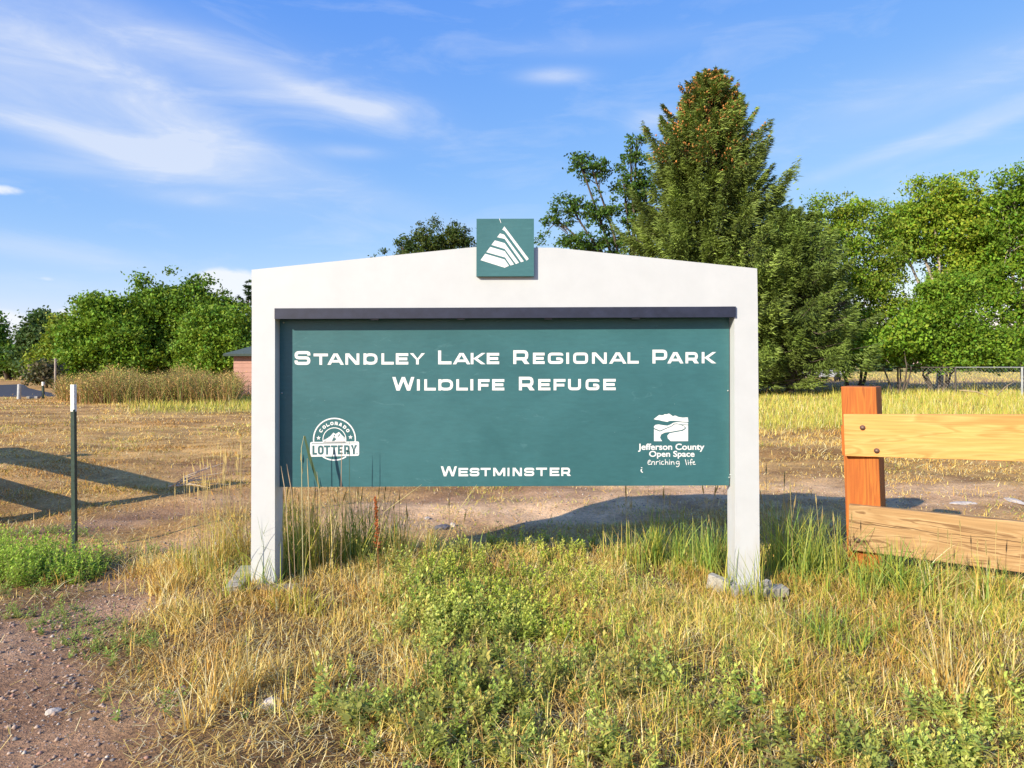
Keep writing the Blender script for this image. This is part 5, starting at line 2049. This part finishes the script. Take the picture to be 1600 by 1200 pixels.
tube(acc, [Vector((sx_(474, 3.84), 3.84, 0)), P(472, 800, 3.84), P(471, 700, 3.84), P(475, 681, 3.84)], [.003, .0028, .0022, .0015], 4, (.60, .55, .30))
acc.add([tuple(P(474, 681, 3.84)), tuple(P(477, 681, 3.84)), tuple(P(488, 720, 3.85)), tuple(P(501, 762, 3.86)), tuple(P(498, 764, 3.86)), tuple(P(482, 716, 3.85))],
        [(0, 1, 2, 5), (5, 2, 3, 4)], None, (.07, .11, .05))
acc.build('stem', M['dry'], reed)
for (pts, c_, lab, w0) in (([(485, 880), (482, 760), (480, 716)], (.62, .48, .25), 'straight short pale stem right of the sharply bent one', .0035),
                           ([(508, 880), (500, 780), (495, 737)], (.58, .45, .22), 'leaning short pale stem left of the lottery emblem', .003),
                           ([(455, 900), (446, 770), (439, 728)], (.58, .45, .28), 'leaning pale stem against the dark left end of the panel', .0034),
                           ([(462, 895), (456, 770), (448, 725)], (.50, .36, .22), 'brown tipped stem just right of the dark panel end', .0036),
                           ([(533, 890), (533, 760), (534, 690)], (.60, .40, .25), 'thin upright stem crossing the lottery emblem', .0022),
                           ([(548, 890), (546, 760), (546, 686)], (.08, .14, .09), 'dark thin upright stem crossing the end of the lottery emblem', .0018),
                           ([(575, 890), (600, 800), (659, 757)], (.60, .50, .22), 'long arching straw stem left under the panel', .002),
                           ([(660, 880), (715, 800), (745, 757)], (.60, .50, .22), 'straw stem leaning far to the right below the city name', .002)):
    Yq = 3.83
    st_ = thing('tall_grass_plant', lab, 'grass plant', (sx_(pts[0][0], Yq), Yq, 0), 'single stems before the panel')
    acc = Acc()
    b_ = Vector((sx_(pts[0][0], Yq), Yq, 0))
    mid, tip = P(pts[1][0], pts[1][1], Yq), P(pts[2][0], pts[2][1], Yq)
    tube(acc, [b_, b_.lerp(mid, .5), mid, mid.lerp(tip, .6), tip], [w0 * .6, w0 * .6, w0 * .8, w0 * .9, w0 * .3], 4, c_)
    acc.build('stalk', M['dry'], st_)
Yd = 3.98
dock = thing('dock_plant', 'dock stalk with a rust red seed head left of the city name', 'plant', (sx_(592, Yd), Yd, 0))
acc = Acc()
tube(acc, [Vector((sx_(592, Yd), Yd, 0)), P(590, 840, Yd), P(586, 778, Yd)], [.004, .003, .002], 5, (.30, .13, .05))
acc.build('stalk', M['dry'], dock)
acc = Acc()
r_ = np.random.default_rng(9)
m_ = 260
tt = r_.random(m_)
a = np.array(P(591, 858, Yd))
b_ = np.array(P(586, 776, Yd))
PP = a + (b_ - a) * tt[:, None] + r_.normal(size=(m_, 3)) * .007 * (1.3 - tt)[:, None]
leaf_cards2(acc, PP, .007, np.tile([.42, .12, .03], (m_, 1)), r_, .6)
acc.build('seed_head', M['dry'], dock)

# dead twigs on the ground by the left track
dt = thing('dead_branch', 'bleached dead twigs lying on the dirt left of the sign', 'branch', (sx_(290, 7), 7.0, 0))
acc = Acc()
r_ = np.random.default_rng(12)
o0 = Vector((sx_(272, 6.95), 6.95, .06))
for i in range(13):
    e_ = o0 + Vector((r_.uniform(.15, .50), r_.uniform(-.25, .3), r_.uniform(-.02, .22)))
    e_.z = max(.03, e_.z)
    tube(acc, [o0 + Vector((r_.normal() * .03, 0, 0)), o0.lerp(e_, .5) + Vector((0, 0, .03)), e_], [.006, .004, .002], 4, (.6, .5, .38))
acc.build('twigs', M['dry'], dt)


# ------------------------------------------------------------------ stones
def rock(px, py, sx, sy, sz, mat, label, seed, name='stone', Y=None):
    r_ = np.random.default_rng(seed)
    Y = F * HC / (py - HOR)
    X = sx_(px, Y)
    import bmesh
    bm = bmesh.new()
    bmesh.ops.create_icosphere(bm, subdivisions=2, radius=1.0)
    ph = r_.uniform(0, 6, 6)
    for v in bm.verts:
        c_ = v.co.normalized()
        k_ = 1 + .16 * math.sin(3 * c_.x + ph[0]) + .12 * math.sin(4 * c_.y + ph[1]) + .1 * math.sin(5 * c_.z + ph[2]) + .05 * r_.normal()
        v.co = Vector((c_.x * sx * k_, c_.y * sy * k_, max(-.3 * sz, c_.z * sz * k_)))
    me = bpy.data.meshes.new(name)
    bm.to_mesh(me)
    bm.free()
    me.materials.append(M[mat])
    o_ = link(name, me)
    o_.location = (X, Y, float(height(X, Y)) + sz * .2)
    o_.rotation_euler = (0, 0, r_.uniform(0, 6))
    tag(o_, label, 'stone')
    return o_


rock(343, 850, .035, .03, .022, 'stone', 'white stone in the dirt left of the left sign post', 1)
rock(690, 823, .085, .05, .030, 'darkstone', 'dark grey stone on the track under the panel', 2)
rock(708, 817, .03, .03, .022, 'stone', 'small pale stone beside the dark grey one', 3)
rock(668, 809, .03, .022, .02, 'stone', 'pale stone upper left of the dark grey stone', 4)
rock(1506, 787, .13, .05, .018, 'stone', 'flat pale stone on the track above the fallen rail', 5)
rock(1588, 787, .15, .06, .020, 'stone', 'flat pale stone on the track at the right edge', 6)
rock(310, 622, .35, .25, .22, 'stone', 'pale rubble heap before the willow thicket', 7)
rock(424, 1108, .045, .035, .022, 'stone', 'tan stone in the soil at the bottom left of centre', 8)
rock(84, 1104, .025, .02, .014, 'stone', 'whitish stone in the bottom left gravel', 9)
rock(280, 1084, .028, .018, .014, 'stone', 'grey stone right of the bottom left gravel', 10)
rock(1580, 690, .10, .05, .03, 'darkstone', 'dark stone in the stubble just above the top rail', 11)
bd = own_mesh('timber_board', boxv(sx_(44, 27.4), sx_(61, 27.4), 27.3, 27.5, 0.0, .10), BOXF, M['rubblewood'], .01)
tag(bd, 'pale timber lying on the ground between the two far posts', 'board')

# gravel: small loose stones
r_ = np.random.default_rng(909)
acc = Acc()
x, y = sample(230000, 1.9, 9.0, 1.0, 1, r_)
z = zones(x, y)
keep = r_.random(len(x)) < np.clip(.06 + z['gravel'] * .9 + z['dirt'] * .45, 0, 1) * np.where(y < 4.6, .62, .22)
x, y = x[keep], y[keep]
n = len(x)
base = np.array([(1, 0, 0), (.2, 1, 0), (-1, .2, 0), (-.2, -1, 0), (.1, .1, .8), (0, 0, -.5)])
tri = np.array([(0, 1, 4), (1, 2, 4), (2, 3, 4), (3, 0, 4), (1, 0, 5), (2, 1, 5), (3, 2, 5), (0, 3, 5)])
s_ = (.0022 + .011 * r_.random(n) ** 5.0)
jit = 1 + .3 * r_.normal(size=(n, 6, 3)) * .8
v = base[None] * jit
a = r_.uniform(0, 6.28, n)
ca, sa = np.cos(a)[:, None], np.sin(a)[:, None]
vx = v[..., 0] * ca - v[..., 1] * sa
vy = v[..., 0] * sa + v[..., 1] * ca
v = np.stack([vx * s_[:, None] + x[:, None], vy * s_[:, None] + y[:, None], v[..., 2] * s_[:, None] + (height(x, y) + s_ * .2)[:, None]], -1)
pal = np.array([(.36, .25, .18), (.44, .33, .25), (.26, .18, .14), (.50, .44, .36), (.42, .24, .17), (.22, .20, .18)])
c = pick(pal, n, r_, [.3, .2, .2, .08, .12, .10])
acc.add(v.reshape(-1, 3), None, (tri[None] + (np.arange(n) * 6)[:, None, None]).reshape(-1, 3), np.repeat(np.clip(c, .02, .8), 6, 0))
m, t, b, o = new_mat('gravel_stone')
a_ = t.nodes.new('ShaderNodeAttribute')
a_.attribute_name = 'col'
t.links.new(a_.outputs['Color'], b.inputs['Base Color'])
b.inputs['Roughness'].default_value = .9
o_ = acc.build('gravel', m)
tag(o_, 'loose small stones on the dirt at the bottom left', kind='stuff')

# ------------------------------------------------------------------ chain link fence at the right
cl = thing('chain_link_fence', 'low chain link fence with pipe top rail under the right trees', 'fence', (sx_(1403, 33.2), 33.2, 0))
pts = [(1240, 36.6), (1322, 34.8), (1403, 33.2), (1493, 31.4), (1597, 28.6), (1700, 26.2)]
cp = [Vector((sx_(a_, b_), b_, 0)) for a_, b_ in pts]
for i, p_ in enumerate(cp):
    acc = Acc()
    r0 = .045 if i >= 4 else .04
    tube(acc, [p_ + Vector((0, 0, -.03)), p_ + Vector((0, 0, 1.27))], [r0, r0], 8)
    acc.build('fence_post', M['galv' if i >= 4 else 'shaded_steel'], cl, col=False, smooth=True)
for i in range(len(cp) - 1):
    acc = Acc()
    tube(acc, [cp[i] + Vector((0, 0, 1.25)), cp[i + 1] + Vector((0, 0, 1.25))], [.027, .027], 6)
    acc.build('top_rail', M['galv' if i >= 3 else 'shaded_steel'], cl, col=False, smooth=True)  # shade on the farther rail lengths is given by the darker steel colour
acc = Acc()
for i in range(len(cp) - 1):
    a_, b_ = cp[i], cp[i + 1]
    ln = (b_ - a_).length
    st_ = .16
    k_ = int(ln / st_)
    for j in range(-8, k_):
        for s_ in (1, -1):
            u0, u1 = j * st_, j * st_ + 1.2
            z0, z1 = (.04, 1.24) if s_ == 1 else (1.24, .04)
            if u0 < 0:
                z0 = z0 + (z1 - z0) * (-u0 / 1.2)
                u0 = 0
            if u1 > ln:
                f_ = (ln - u0) / (u1 - u0)
                z1 = z0 + (z1 - z0) * f_
                u1 = ln
            if u1 - u0 < .05:
                continue
            tube(acc, [a_.lerp(b_, u0 / ln) + Vector((0, 0, z0)), a_.lerp(b_, u1 / ln) + Vector((0, 0, z1))], [.0022, .0022], 3)
mo = acc.build('wire_mesh', M['galv'], cl, col=False)
mo['kind'] = 'stuff'
# fallen bleached branch in the grass by the fence
fbx = thing('fallen_branch', 'bleached fallen branch in the grass before the chain link fence', 'branch', (sx_(1525, 27), 27.0, 0))
acc = Acc()
tube(acc, [P(1500, 610, 27), P(1525, 612, 27), P(1552, 622, 27)], [.03, .035, .02], 6, (.55, .42, .22))
tube(acc, [P(1585, 596, 28), P(1570, 605, 27.6), P(1558, 618, 27)], [.012, .018, .02], 5, (.5, .36, .2))
acc.build('wood', M['dry'], fbx)
